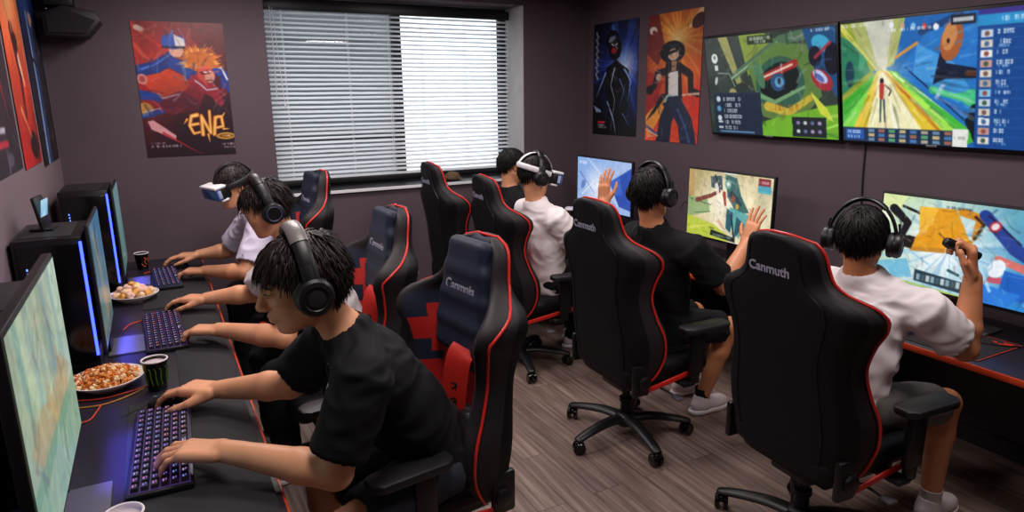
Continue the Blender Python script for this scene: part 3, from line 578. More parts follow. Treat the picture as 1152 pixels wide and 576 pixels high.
def pic_tv_b():
    p = Pic(300, 180, '1c64b0'); p.poly([(0, 0), (.20, 0), (.19, .42), (0, .75)], '8a9a2c'); p.poly([(0, .1), (.12, .2), (.17, .40), (0, .6)], '2a7a58'); p.ell(.13, .28, .03, .14, '3a9a6a', 15); p.ell(.05, .42, .045, .11, '123a4c'); p.poly([(.06, 0), (.36, 0), (.30, .36), (.20, .40), (.1, .18)], 'a8b068'); p.poly([(.14, 0), (.3, 0), (.26, .4), (.22, .4)], 'c8c8b8'); p.line([(.0, .02), (.2, .38)], .05, 'e0d860', .8, .01)
    p.poly([(0, .66), (.20, .42), (.26, .42), (.05, 1), (0, 1)], '3fae34'); p.poly([(0, .85), (.18, .5), (.2, .5), (.06, 1), (0, 1)], '8ce850', .8)
    p.poly([(.21, .40), (.27, .40), (.66, 1), (.03, 1)], 'e8c838'); p.poly([(.22, .42), (.255, .42), (.50, 1), (.13, 1)], 'f4eebc'); p.line([(.245, .42), (.33, 1)], .02, 'fffbe0', .8, .05); p.line([(.26, .42), (.56, .92)], .012, 'c87818', .9, .03)
    p.poly([(.27, .40), (.34, .42), (.74, .92), (.64, 1)], '46b83c'); p.poly([(.28, .40), (.31, .42), (.66, .94), (.60, .97)], 'b4f05c', .9); p.line([(.30, .43), (.70, .86)], .012, 'f0ffd8', .9, .02)
    p.poly([(.32, .42), (.48, .1), (.70, .1), (.70, .9), (.66, .84)], '2474c4'); p.poly([(.42, .2), (.60, .36), (.70, .62), (.62, .66), (.40, .44)], '4aa0e4', .8); p.line([(.36, .38), (.66, .80)], .010, '10203c'); p.ell(.667, .80, .018, .03, '0c1420'); p.line([(.5, .56), (.70, .66)], .06, '3cc860', .8, .02); p.poly([(.58, .60), (.70, .56), (.70, .70)], '48d070', .8)
    p.line([(.31, .30), (.42, .20)], .025, 'c88c3c'); p.line([(.44, .12), (.62, .02)], .05, '1c3c6c', .9); p.poly([(.50, .52), (.54, .22), (.58, .22), (.56, .36), (.74, .42), (.72, .48), (.56, .48)], '101c34'); p.ell(.585, .20, .085, .15, 'a85c30', 12); p.ell(.575, .17, .055, .10, 'd08c54', 12, .9); p.ell(.57, .20, .012, .018, '2a1408'); p.line([(.66, .44), (.74, .455)], .04, '503020')
    p.line([(.52, .62), (.55, .52)], .03, 'b0c8e8'); p.poly([(.68, .68), (.78, .60), (.78, .96), (.70, .96), (.66, .82)], '0c1a20'); p.poly([(.70, .90), (.76, .84), (.78, .98)], '3cae54'); p.line([(.68, .72), (.78, .70)], .03, '3468a0')
    p.ell(.235, .485, .018, .025, '2a2030'); p.line([(.235, .52), (.232, .62)], .045, 'b83c34', 1, .035); p.line([(.21, .53), (.195, .60)], .015, 'd8a890'); p.line([(.255, .52), (.285, .56), (.275, .6)], .016, '402028'); p.line([(.228, .64), (.225, .82)], .018, '3c5a60', 1, .012); p.line([(.245, .64), (.25, .82)], .018, '3c5a60', 1, .012)
    streaks(p, 90, 6, .22, .016, (.245, .41), .5, (0, .45, .70, .9)); streaks(p, 60, 7, .12, .014, (.245, .41), .4, (0, 0, .70, .45)); p.glow(.24, .42, .30, 'fffce0', .55, 1.5)
    p.ell(.235, .485, .018, .025, '2a2030'); p.line([(.235, .52), (.232, .62)], .045, 'b83c34', 1, .035); p.line([(.228, .64), (.225, .82)], .018, '3c5a60', 1, .012); p.line([(.245, .64), (.25, .82)], .018, '3c5a60', 1, .012)
    p.rect(.0, .875, .66, 1, '0c2448', .95)
    for a in range(8):
        for b in range(3): p.rect(.155+.058*a, .885+.038*b, .19+.058*a, .912+.038*b, ['6888a8', 'a8a090', '4878b0', 'c0b080', '58a070', 'a06858'][(a*5+b*3) % 6])
    p.rect(.02, .89, .13, .98, '2456a8'); p.glyphs(.03, .90, .12, .025, 'c8dcf4', 3); p.glyphs(.03, .945, .11, .02, 'c8dcf4', 5); p.rect(.60, .86, .67, 1, 'e8e8e4'); p.glyphs(.61, .92, .66, .02, '888884', 2)
    for a in range(5): p.ell(.29+.055*a, .05+.01*a, .02, .025, ['e8e8f0', 'c8a888', '80b8e0', 'c04840', 'e8e8f0'][a]); p.glyphs(.27+.05*a, .08, .31+.05*a, .02, 'e8eef8', a)
    p.rect(.58, .02, .69, .09, '1c2430'); p.rect(.59, .04, .68, .07, 'b8bcc4'); p.glyphs(.01, .015, .16, .02, 'e8e8d8', 9)
    p.rect(.70, 0, 1, 1, '12468e'); p.rect(.70, 0, 1, .04, '3c3488'); p.rect(.70, .04, 1, .115, '2a90cc'); p.glyphs(.80, .06, .96, .03, 'e0f0fc', 4)
    for k in range(12):
        y = .135+.07*k; p.rect(.705, y, 1, y+.003, '2c64ac'); p.rect(.715, y+.008, .765, y+.06, ['c8d4e4', 'd8d0c4', 'e8e8ec', 'c89890', 'e0d8d0', 'b8a898', '8cc4e8'][k % 7]); p.ell(.74, y+.035, .018, .018, ['7a5a4c', '486a90', '905048', '3c5c48'][k % 4]); p.glyphs(.785, y+.012, .86-.01*(k % 3), .028, 'e4ecf8', k)
        if k % 2: p.glyphs(.79, y+.045, .84, .015, '9cc0e8', k+20)
    return p
def pic_r_near():
    p = Pic(240, 145, '3a9ad4'); p.grad('bcd8a0', '2a86d0', 20); p.glow(.38, .52, .75, 'f8fdff', 1, .9); p.rays(.4, .55, 34, 'ffffff', .75, 0, .8, 3); p.rays(.45, .5, 22, '2a7cc8', .5, 0, .9, 6); p.poly([(0, 0), (.16, 0), (.10, .25), (0, .2)], 'dce8a8'); p.rect(0, .15, .06, .3, 'f0f4d8', .8)
    p.line([(.08, .16), (.18, .30), (.14, .50)], .10, '16141a', 1, .06); p.line([(.14, .12), (.30, .20)], .03, '16141a'); p.poly([(.24, .10), (.46, .08), (.56, .40), (.42, .52), (.20, .56), (.26, .38)], 'e39a1c'); p.poly([(.24, .10), (.36, .09), (.30, .36), (.26, .38)], 'f2b838'); p.line([(.22, .58), (.42, .54), (.56, .40)], .05, 'c07a14', .9); p.line([(.50, .10), (.60, .14), (.58, .34)], .09, 'd88a1a', 1, .06); p.line([(.57, .13), (.62, .2), (.58, .36)], .03, '3a2410'); p.poly([(.12, .44), (.24, .44), (.22, .58), (.14, .58)], '1c1614'); p.line([(.38, .36), (.42, .42)], .02, '8a5a10')
    p.line([(.62, .10), (.80, .40), (.98, .55)], .11, '1c3c90', 1, .14); p.line([(.64, .10), (.82, .34)], .02, '0c1a44'); p.ell(.68, .20, .05, .06, 'b02838', 40); p.ell(.68, .20, .03, .04, 'e8d8d8', 40); p.poly([(.84, .08), (1, .06), (1, .30), (.84, .30)], 'e8ecf0'); p.glyphs(.87, .12, .97, .02, '8898a8', 2); p.glyphs(.87, .18, .95, .02, '8898a8', 3)
    p.line([(.72, .52), (.86, .58), (1, .60)], .07, 'd87068', 1, .09); p.line([(.70, .74), (.88, .72), (1, .66)], .07, 'c4566a', 1, .05); p.ell(.72, .62, .07, .10, 'e8f0f8', 20); p.poly([(.76, .62), (.94, .66), (.90, .90), (.74, .92)], '1a60c0'); p.poly([(.66, .80), (.86, .84), (.80, 1), (.64, 1)], '2a7ad8'); p.line([(.62, .60), (.70, .86)], .03, 'b8e0f8', .8); p.ell(.95, .88, .07, .08, '18202c'); 
    for k in range(7): p.ell(.89+.02*(k % 4), .90+.03*(k//4), .012, .014, 'e0c060')
    p.line([(.50, .44), (.58, .50)], .04, 'e8e0d8'); p.ell(.49, .50, .025, .03, 'c05a3c'); p.line([(.46, .74), (.52, .77)], .03, '245058'); p.line([(.05, .72), (.2, .60), (.34, .72)], .02, '88c8e8', .8); p.poly([(.0, .8), (.2, .7), (.25, .9), (0, 1)], '58b0dc', .7)
    streaks(p, 130, 8, .12, .014, None, .5); p.poly([(.26, .80), (.56, .84), (.56, .96), (.26, .93)], '1c3040', .95)
    for k in range(9): p.rect(.275+.03*k, .845, .297+.03*k, .915, ['88a8b0', '405c68', 'b8c8c8'][k % 3])
    p.line([(.2, .97), (.6, 1)], .02, 'a8c050'); p.glyphs(.40, .055, .56, .025, '204058', 6); return p
def pic_r_mid():
    p = Pic(220, 140, 'd8cfa0'); p.grad('c4b07c', 'ece4c0', 30); p.glow(.45, .45, .6, 'fdf8e4', .9, 1.2); p.noise(5, .14, 3); p.rect(0, 0, .08, .55, 'b08850', .55); p.poly([(0, .42), (.25, .40), (.3, .6), (.0, .75)], '86a870', .8); p.poly([(0, .70), (.35, .78), (.6, .95), (.5, 1), (0, 1)], 'b8c83c', .9); p.line([(.05, .9), (.3, .8)], .05, 'e0e060', .7, .01); p.line([(.02, .45), (.30, .50)], .012, '3a5a3c'); p.line([(.1, .66), (.3, .6)], .010, '3a5a3c')
    p.line([(.12, .46), (.30, .36), (.40, .28)], .07, '7a4038', 1, .05); p.poly([(.28, .08), (.42, .05), (.44, .26), (.30, .24)], '46585c'); p.line([(.34, .06), (.40, .22)], .03, '283438'); p.poly([(.46, .02), (.60, .06), (.66, .3), (.76, .52), (.62, .56), (.50, .34)], '3f6a68'); p.ell(.50, .16, .06, .07, '7ca8a0'); p.ell(.50, .16, .03, .03, 'e0eae0'); p.line([(.46, .30), (.48, .46)], .06, 'a83c34', 1, .04); p.line([(.55, .30), (.66, .42)], .10, '284448', 1, .05); p.ell(.57, .36, .04, .05, '8c5040'); p.ell(.62, .46, .03, .04, 'c8a040')
    p.poly([(.54, .48), (.78, .56), (.66, .92), (.52, .66)], '5aa8a8', .95); p.poly([(.50, .50), (.58, .56), (.56, .86), (.50, .80)], '2a5c6c'); p.line([(.56, .6), (.60, .9)], .03, '15303c'); p.line([(.40, .70), (.48, .82)], .06, 'd8a898', .9, .03); p.poly([(.62, .6), (.72, .7), (.60, .95)], '1c4450', .8); p.line([(.36, .20), (.44, .60)], .07, 'f8f0e4', .8, .02)
    streaks(p, 170, 9, .09, .012, None, .5); p.rect(.84, .02, .97, .19, '8a3038'); p.glyphs(.85, .06, .96, .03, 'e0c8c8', 2); p.rect(.84, .12, .98, .22, '48b0c8', .9); p.poly([(.32, .86), (.62, .92), (.62, .985), (.31, .95)], '1a2420', .95); p.glyphs(.35, .92, .58, .03, '8aa098', 3); p.line([(.30, .84), (.36, .84)], .012, '2a3a30'); p.line([(.45, 0), (.60, 0)], .03, 'e8f0f0'); return p
def pic_r_far():
    p = Pic(170, 110, '86a4dc'); p.grad('8cb0e8', 'c4d0ee', 40); p.glow(.4, .55, .5, 'f4f6ff', .95, 1.2); p.poly([(.62, .42), (1, .1), (1, .9), (.80, .86)], '2c50b0'); p.poly([(.62, .42), (.80, .3), (.86, .62), (.72, .66)], '3c66c8'); p.poly([(.6, .7), (.8, .88), (1, .9), (1, 1), (.5, 1)], '9cb8ea'); p.line([(.2, 0), (.6, .45)], .02, 'e8f0ff', .8); p.line([(.05, .3), (.35, .7)], .04, '6080c4', .8, .01); p.line([(.1, .75), (.3, .5)], .02, 'f0f4ff'); p.glyphs(.04, .08, .2, .05, 'e8f0ff', 3); p.ell(.12, .55, .06, .10, '5878c0', 30, .8); p.line([(.05, .9), (.4, .95)], .02, '5070b8'); return streaks(p, 60, 10, .12, .014, None, .35)
def pic_l_near():
    p = Pic(200, 150, '8fb09c'); p.grad('9ab09a', 'a8c0a8', 0); p.glow(.2, .3, .6, 'c8d8b0', .8); p.noise(3, .18, 5, (1.6, .6))
    for k, (x, c) in enumerate(((.12, '6a9890'), (.30, '86a8a8'), (.47, 'b8ccb0'), (.62, '6f94a0'), (.80, '88a8b0'), (.93, 'a8c0b8'))): p.line([(x, 0), (x+.04, .62)], .10, c, .7, .05, .05)
    p.poly([(.05, .52), (.30, .46), (.50, .54), (.78, .44), (.95, .60), (.8, .68), (.2, .70)], 'b89c70', .75); p.line([(.45, .5), (.52, .66)], .10, 'c8a468', .7, .06, .03); p.line([(.7, .4), (.74, .6)], .06, 'b08c60', .7, .04, .03); p.rect(0, .66, 1, .74, '6c9c80', .8); p.grad('8fb09c', '8ab0a8', 90, .12); p.poly([(0, .74), (1, .74), (1, 1), (0, 1)], '8aac94', .9)
    for k in range(9): p.line([(.1*k+.05, .76), (.1*k+.02, .98)], .03, ['a8bc98', '6f98a0', 'c0b488'][k % 3], .55, .02, .03)
    return streaks(p, 110, 15, .16, .022, None, .25)
def pic_l_mid():
    p = Pic(150, 120, '4c7c94'); p.grad('3f82ac', '7a8a80', 90); p.noise(4, .3, 4); p.line([(.25, .1), (.4, .4), (.5, .9)], .16, 'a4a088', .8, .12, .06); p.line([(.55, .2), (.5, .6)], .12, '8a9890', .8, .1, .05); p.ell(.6, .75, .18, .14, 'b09874', 0, .8, .08); p.line([(.1, 0), (.2, .9)], .08, '80a8b0', .6, .05, .05); p.line([(.9, 0), (.8, .7)], .10, '2f74a4', .7, .08, .06); p.rect(0, .9, 1, 1, '5c7484', .7); return streaks(p, 80, 16, .15, .02, None, .3)
def pic_l_far():
    p = Pic(110, 100, '5f8c8c'); p.grad('6c98a0', '58827c', 90); p.noise(3, .15, 8); p.line([(.3, .1), (.5, .9)], .14, '7ca4a0', .6, .1, .08); return p
# ------------------------------------------------------------------ big wall screens
def television(y0, pic, label):
    Wd, H, tilt = 1.10, .70, math.atan2(.14, .70); root = empty('television', (XR-.055, y0-Wd/2, 1.605), 0, label, 'television', 'wall screens')
    up = V((-math.sin(tilt), 0, math.cos(tilt))); n = V((-math.cos(tilt), 0, -math.sin(tilt))); rot = Matrix((-n, V((0, 1, 0)), up)).transposed()
    MB().box(up*(H/2)-n*.02, (.038, Wd, H+.016), .006, rot=rot).build('housing', M['black'], root)
    bt = 0.012; tlc = up*(H-bt+.004)+V((0, Wd/2-bt, 0))+n*.002
    panel('screen', tlc, (0, -(Wd-2*bt), 0), tuple(-up*(H-2*bt+.008)), pic, pic_mat('screen_bright', .95, .25), root)
    MB().box((-.02, 0, .40), (.05, .5, .34), .01).box((.035, 0, .35), (.03, .6, .42), .004).build('bracket', M['metal'], root)
    MB().box(up*.004+n*.004, (.01, .06, .012), .003, rot=rot).build('badge', M['silver'], root)
    return root
television(3.855, pic_tv_a(), 'wall screen with a green machine scene and a dark chat panel, beside the orange poster')
television(2.745, pic_tv_b(), 'wall screen with a yellow racing track and a blue list down its right side')
MB().tube(crv([(XR-.006, 2.62, 1.62), (XR-.006, 2.615, 1.4), (XR-.006, 2.60, 1.1), (XR-.006, 2.62, .74)], 8), .005, 6).build('power_cable', M['cable'])
tag(bpy.data.objects['power_cable'], 'thin black cable running down the wall below the racing screen', 'cable')
# ------------------------------------------------------------------ desks
DZ = .73
def desk(x0, x1, y0, y1, front, label):
    root = empty('desk', ((x0+x1)/2, (y0+y1)/2, 0), 0, label, 'desk'); wx, wy = (x1-x0), (y1-y0); sx = 1 if front > 0 else -1
    MB().box((-sx*.003, 0, DZ-.014), (wx-.006, wy, .028), .003).build('worktop', M['desk'], root)
    MB().box((sx*(wx/2-.0035), 0, DZ-.015), (.009, wy, .030), .003).build('edge_trim', M['edge'], root)
    for yy in np.linspace(-wy/2+.03, wy/2-.03, 4):
        MB().box((-sx*.05, yy, (DZ-.03)/2), (wx-.14, .03, DZ-.03), .003).build('leg_panel', M['black'], root)
    MB().box((-sx*(wx/2-.05), 0, .46), (.018, wy-.1, .46)).build('modesty_panel', M['black'], root)
    return root
desk(XL+.005, .228, .95, YB-.02, 1, 'long black desk with a red-orange front edge along the left wall')
desk(3.065, XR-.02, .7, YB-.02, -1, 'long black desk with an orange front edge under the wall screens')
# ------------------------------------------------------------------ monitors
def monitor(x, y, rz, wd, z0, z1, pic, label, emit, base=(.22, .30), slim=False, boff=-.11):
    """faces +x before turning; root sits on the desk"""
    root = empty('monitor', (x, y, DZ), rz, label, 'monitor'); h = z1-z0; zc = (z0+z1)/2-DZ
    mb = MB().box((-.007 if slim else -.014, 0, zc), (.013 if slim else .026, wd, h), .004)
    if not slim: mb.box((-.035, 0, zc), (.03, wd*.6, h*.6), .012)
    mb.build('housing', M['black'], root)
    b = .011; panel('screen', (.0012, -wd/2+b, zc+h/2-b), (0, wd-2*b, 0), (0, 0, -(h-b-.018)), pic, pic_mat('screen_%d' % round(emit*100), emit, .25), root)
    MB().box((-.0075, 0, (zc-h/2+.02)/2), (.012, .16, zc-h/2+.02), .003).build('stand_neck', M['black'], root) if slim else MB().box((-.07, 0, (zc+.02)/2), (.03, .07, zc+.02), .006).build('stand_neck', M['black'], root)
    MB().box((base[0]/2-.014 if slim else boff, 0, .006), (base[0], base[1], .012), .004).build('stand_base', M['grey'], root)
    MB().box((.0005, 0, zc-h/2+.008), (.003, .04, .006)).build('badge', M['dark'], root)
    return root
PI = math.pi
monitor(-.30, 1.93, 0, .80, .905, 1.465, pic_l_near(), 'big left desk monitor closest to the camera, showing pale green streaks', .85, (.26, .64), boff=-.065)
monitor(-.285, 3.60, 0, .60, .81, 1.385, pic_l_mid(), 'left desk monitor with a teal picture, beside the middle computer tower', .62, (.16, .26), True)
monitor(-.245, 4.90, 0, .58, .83, 1.385, pic_l_far(), 'farthest left desk monitor with a plain teal screen, by the far tower', .6, (.14, .24), True)
monitor(3.42, 1.80, PI, .84, .895, 1.385, pic_r_near(), 'right desk monitor with an orange shape and blue-white bursts', 1.0)
monitor(3.42, 3.32, PI, .78, .885, 1.385, pic_r_mid(), 'right desk monitor with a cream and teal fantasy picture', .98)
monitor(3.42, 4.77, PI, .81, .895, 1.365, pic_r_far(), 'right desk monitor with a pale and dark blue picture, farthest from camera', .95)
# ------------------------------------------------------------------ computer towers
def tower(x0, x1, y0, y1, h, label, strip=True, ndots=8):
    root = empty('computer_tower', ((x0+x1)/2, (y0+y1)/2, DZ), 0, label, 'computer'); wx, wy = x1-x0, y1-y0
    shell = mat('tower_shell', '0f0e16', .35, bump=(200, .05, .001))
    MB().box((0, 0, h/2+.012), (wx, wy, h-.024), .007).build('case', shell, root)
    for sx in (-1, 1):
        for sy in (-1, 1): MB().box((sx*(wx/2-.03), sy*(wy/2-.04), .007), (.03, .04, .014), .003).build('foot', M['black'], root)
    MB().box((0, -wy/2-.0025, h/2+.01), (wx-.03, .005, h-.08), .004).build('side_panel', M['gloss'], root)
    MB().box((-.01, 0, h+.001), (wx-.06, wy-.08, .004), .002).build('top_vent', M['dark'], root)
    if strip: MB().box((wx/2-.006, -wy/2-.006, h*.53+.01), (.011, .008, h*.84), .002).build('light_strip', M['blue'], root)
    d = MB()
    for k in range(ndots): d.box((-wx/2+.045+.0008*k, -wy/2-.0058, h*.80-.018*k), (.006, .002, .009))
    d.build('indicator_lights', M['dots'], root)
    return root
tower(-.565, -.315, 3.31, 3.76, .61, 'black computer tower with a blue light strip, behind the middle left monitor')
tower(-.525, -.272, 4.62, 5.07, .65, 'black computer tower with a blue light strip, farthest along the left desk')
tower(-.565, -.37, 2.20, 2.62, .60, 'dark computer tower tucked behind the nearest left monitor', False)
t = empty('small_display', (-.47, 3.55, DZ+.613), R(-8), 'small tilted screen propped on top of the middle computer tower', 'tablet')
MB().box((0, 0, .075), (.014, .125, .15), .004, rot=Euler((0, R(-8), 0)).to_matrix()).build('housing', M['black'], t)
panel('screen', (.0195, -.05, .136), (0, .10, 0), (-.0165, 0, -.118), Pic(12, 16, '7cc0e8').grad('b8e0f4', '4c9cd8', 80).glow(.5, .6, .4, 'e8f8ff', .8), pic_mat('screen_90', .9, .25), t)
MB().box((.0, 0, .005), (.09, .09, .010), .003).build('stand_base', M['black'], t)
# ------------------------------------------------------------------ keyboards
LEG = [mat('key_glow_%d' % i, (.02, .02, .03), .4, emit=(c, .7)) for i, c in enumerate(((.75, .25, .9), (.35, .22, 1), (.9, .25, .45), (.65, .5, .9), (.25, .35, 1)))]
keycap = mat('keycap', '141318', .45)
def key_mesh(i, wy):
    m = MB(); m.prism([(-.0115, -wy, 0), (.0115, -wy, 0), (.0115, wy, 0), (-.0115, wy, 0)], (0, 0, .001))
    b = [m.bm.verts.new(p) for p in ((-.0115, -wy, .001), (.0115, -wy, .001), (.0115, wy, .001), (-.0115, wy, .001))]
    t = [m.bm.verts.new(p) for p in ((-.009, -wy+.003, .012), (.008, -wy+.003, .012), (.008, wy-.003, .012), (-.009, wy-.003, .012))]
    for k in range(4): m.bm.faces.new((b[k], b[(k+1) % 4], t[(k+1) % 4], t[k]))
    m.bm.faces.new(t)
    m.box((-.0035, 0, .0123), (.0045, wy*.7, .0008), mi=1).box((.0035, wy*.2, .0123), (.0022, wy*.5, .0008), mi=1)
    o = m.build('key', [keycap, LEG[i]]); me = o.data; bpy.data.objects.remove(o); return me
KEYS = [key_mesh(i, .0165) for i in range(5)]; WIDE = key_mesh(3, .058)
def keyboard(x, y, rz, nrow, ncol, label, plate=None):
    root = empty('keyboard', (x, y, DZ), rz, label, 'keyboard', None); px, py = .0275, .0395; wx, wy = nrow*px+.022, ncol*py+.03
    MB().box((0, 0, .012), (wx, wy, .018), .004).build('case', M['black'], root)
    MB().box((0, 0, .0214), (wx-.018, wy-.022, .002)).build('backlight_plate', plate or M['kb'], root)
    rr = random.Random(int(y*100))
    for i in range(nrow):
        for j in range(ncol):
            if i == nrow-1 and ncol//2-2 <= j <= ncol//2:
                if j != ncol//2-1: continue
                me = WIDE
            else: me = KEYS[rr.choice([0, 0, 1, 1, 2, 3, 3, 4])]
            k = bpy.data.objects.new('key', me); C.objects.link(k); k.parent = root; k.location = ((i-(nrow-1)/2)*px, (j-(ncol-1)/2)*py, .0228)
    for sx in (-1, 1):
        for sy in (-1, 1): MB().box((sx*(wx/2-.02), sy*(wy/2-.04), .002), (.02, .04, .004)).build('foot', M['dark'], root)
    return root
M['kb'] = mat('key_backlight', (.01, .01, .02), .5, emit=((.30, .10, .75), .10)); M['kb2'] = mat('key_backlight_blue', (.01, .01, .02), .5, emit=((.15, .25, .8), .10)); M['kb3'] = mat('key_backlight_cyan', (.01, .02, .02), .5, emit=((.3, .75, .9), 1.2))
# ------------------------------------------------------------------ desk mats (under keyboards)
def desk_mat(x0, x1, y0, y1, label, name='desk_mat', rot=0):
    o = MB().box(((x0+x1)/2, (y0+y1)/2, DZ+.002), (x1-x0, y1-y0, .004), .0018).build(name, M['cloth']); tag(o, label, 'mat'); return o
desk_mat(-.205, .205, 1.30, 2.86, 'dark grey desk mat under the keyboard nearest the camera'); desk_mat(-.02, .205, 2.93, 4.12, 'dark grey desk mat beside the middle keyboard on the left desk'); desk_mat(-.16, .205, 4.20, 5.10, 'dark grey desk mat under the farthest left keyboard')
MZ = .0035
keyboard(-.093, 2.40, R(-2), 6, 15, 'black keyboard with pink and violet lit keys, nearest the camera').location.z = DZ+MZ
keyboard(-.060, 3.72, R(2), 6, 15, 'black keyboard with violet lit keys, in the middle of the left desk').location.z = DZ+.0005
keyboard(-.025, 4.86, R(3), 5, 13, 'black keyboard with bluish lit keys, at the far end of the left desk', M['kb2']).location.z = DZ+MZ
keyboard(3.22, 3.16, R(180), 5, 13, 'black keyboard with a cyan glow under the cream and teal monitor', M['kb3'])
# mice
def mouse(x, y, rz, label, z=MZ):
    root = empty('computer_mouse', (x, y, DZ+z), rz, label, 'mouse'); s = SDF(.003); I3 = np.eye(3)
    s.ell((0, 0, .010), I3, (.064, .034, .028), 0); s.ell((-.012, 0, .020), I3, (.045, .031, .022), .02); s.half((0, 0, .0012), (0, 0, -1)); v, f = s.mesh(); npmesh('shell', relax(v, f, 2), f, M['dark'], root)
    MB().lathe([(.007, -.004), (.009, -.003), (.009, .003), (.007, .004)], 14, (.034, 0, .033), (0, 1, 0)).build('scroll_wheel', M['grey'], root)
    MB().tube(crv([(.062, 0, .012), (.10, .01, .004), (.15, .05, .0035)], 6), .002, 6).build('lead', M['cable'], root); return root
mouse(-.075, 2.79, PI, 'dark mouse under the nearest left player\'s far hand, past his keyboard'); mouse(.015, 4.13, PI, 'dark mouse under the far hand of the middle player on the left', .0); mouse(.06, 5.21, PI, 'dark mouse under the far hand of the player in the goggles', .0)
# right desk mouse pad with red corner mark
t = empty('mouse_pad', (3.30, 1.66, DZ), 0, 'dark mouse pad with thin red border and red corner emblem on the right desk', 'mouse pad')
MB().box((0, 0, .002), (.38, .34, .004), .0015).build('pad', M['cloth'], t)
MB().box((.0, -.167, .0042), (.376, .004, .001)).box((.187, 0, .0042), (.004, .336, .001)).build('border', M['redlamp'], t)
MB().prism([(.10, -.125, .0042), (.165, -.15, .0042), (.165, -.10, .0042), (.135, -.115, .0042), (.13, -.085, .0042)], (0, 0, .0008)).prism([(.12, -.09, .0042), (.15, -.08, .0042), (.14, -.06, .0042)], (0, 0, .0008)).build('emblem', M['redlamp'], t)
# cables
def cable(pts, label, m='cable', r=.003, name='cable'): tag(MB().tube(crv(pts, 10), r, 7).build(name, M[m]), label, 'cable')
cable([(-.39, 2.99, DZ+.005), (-.30, 2.965, DZ+.005), (-.21, 2.985, DZ+.005), (-.135, 3.02, DZ+.005)], 'orange-red cable running from behind the near monitor to the clawed cup', 'ocable', .0028)
cable([(-.40, 2.76, DZ+.005), (-.335, 2.77, DZ+.005), (-.312, 2.84, DZ+.005), (-.30, 2.90, DZ+.005)], 'short red cable end lying loose beside the near monitor', 'ocable', .0028)
cable([(-.39, 2.915, DZ+.005), (-.30, 2.90, DZ+.005), (-.22, 2.935, DZ+.005), (-.15, 2.985, DZ+.010)], 'yellow-orange cable running alongside the orange-red one by the near plate', 'ycable', .0025)
cable([(-.25, 3.86, DZ+.006), (-.22, 3.95, DZ+.005), (-.16, 4.00, DZ+.005), (-.10, 4.10, DZ+.006)], 'red cable lying in front of the middle left monitor', 'ocable')
cable([(-.16, 5.12, DZ+.006), (-.14, 5.14, DZ+.006), (-.11, 5.17, DZ+.006)], 'pinkish red cable at the far end of the left desk', 'ocable')
cable([(3.62, 2.30, DZ+.006), (3.40, 2.05, DZ+.006), (3.28, 1.95, DZ+.006), (3.36, 1.60, DZ+.009), (3.52, 1.46, DZ+.006), (3.66, 1.56, DZ+.006)], 'black cable looped on the right desk under the orange screen')
cable([(3.50, 3.70, .92), (3.47, 3.72, .82), (3.44, 3.70, DZ+.008), (3.50, 3.45, DZ+.006)], 'black cable hanging behind the cream and teal monitor')
cable([(3.60, 3.98, 1.02), (3.62, 3.95, 1.08), (3.66, 3.93, 1.02), (3.66, 3.94, .9), (3.6, 3.95, DZ+.008)], 'curled black cable between two right desk monitors')
cable([(-.40, 1.55, 1.08), (-.43, 1.68, .98), (-.40, 1.78, .90), (-.44, 1.90, .82), (-.46, 2.05, DZ+.01)], 'black cable hanging behind the nearest left monitor')
# cups and plates
def cup(x, y, z, h, r, body, label, art=None, lid=False):
    root = empty('paper_cup', (x, y, z), 0, label, 'cup')
    MB().lathe([(r*.74, 0), (r*.76, .003), (r, h-.003), (r*.965, h-.003), (r*.72, .010)], 32, mi=0, cap=True).build('body', body, root)
    MB().tube([(r*math.cos(a), r*math.sin(a), h) for a in np.linspace(0, 2*PI, 33)[:-1]], .0035, 8, closed=True).build('rim', M['paper'], root)
    if lid: MB().lathe([(r*1.03, h-.004), (r*1.03, h+.006), (r*.9, h+.014), (r*.82, h+.02), (.002, h+.021)], 28).build('lid', M['white'], root)
    else: MB().lathe([(r*.955, h-.014), (r*.5, h-.0135), (.001, h-.0133)], 28, cap=False).build('drink', mat('milky_drink', 'd8c8cc', .3), root); MB().lathe([(r*.955, h-.015), (r*.985, h-.001)], 32, cap=False).build('lining', M['paper'], root)
    if art: art(root, r, h)
    return root
def wrap_mark(pts, r0, h, wd):
    """stroke on a tapered cup wall; pts = (angle degrees, height fraction)"""
    out = []
    for a, f in pts: rad = r0*(.745+.25*f)+.0012; out.append((rad*math.cos(R(a)), rad*math.sin(R(a)), f*h))
    m = MB(); m.tube(crv(out, 5), wd, 6); return m
green = mat('green_ink', '4a7a1c', .5); orange = mat('orange_ink', 'd4581c', .5)
def claw(root, r, h):
    for c in (-115, -90, -65, -30, -5, -150):
        o = wrap_mark([(c-6, .80), (c, .70), (c-1, .45), (c+4, .22)], r, h, .0022).build('emblem', green, root); 
def swirl(root, r, h):
    for k, p in enumerate(([(-70, .75), (-50, .7), (-65, .5), (-45, .3)], [(-95, .4), (-80, .25), (-60, .2)], [(-30, .7), (-25, .45)])): wrap_mark(p, r, h, .003).build('emblem', orange, root)
cup(-.100, 2.975, DZ, .130, .048, M['gloss'], 'black paper cup with green claw strokes and white rim, beside the near plate', claw)
cup(-.165, 5.30, DZ, .115, .045, M['gloss'], 'small black paper cup with orange swirls at the far end of the left desk', swirl)
cup(-.185, 1.87, DZ, .105, .048, M['paper'], 'white paper cup at the bottom edge, closest to the camera')
cup(3.30, 5.10, DZ, .155, .05, M['gloss'], 'dark cup with a white lid at the far end of the right desk', None, True)
china = mat('white_china', 'e8e2e0', .25, coat=.3)
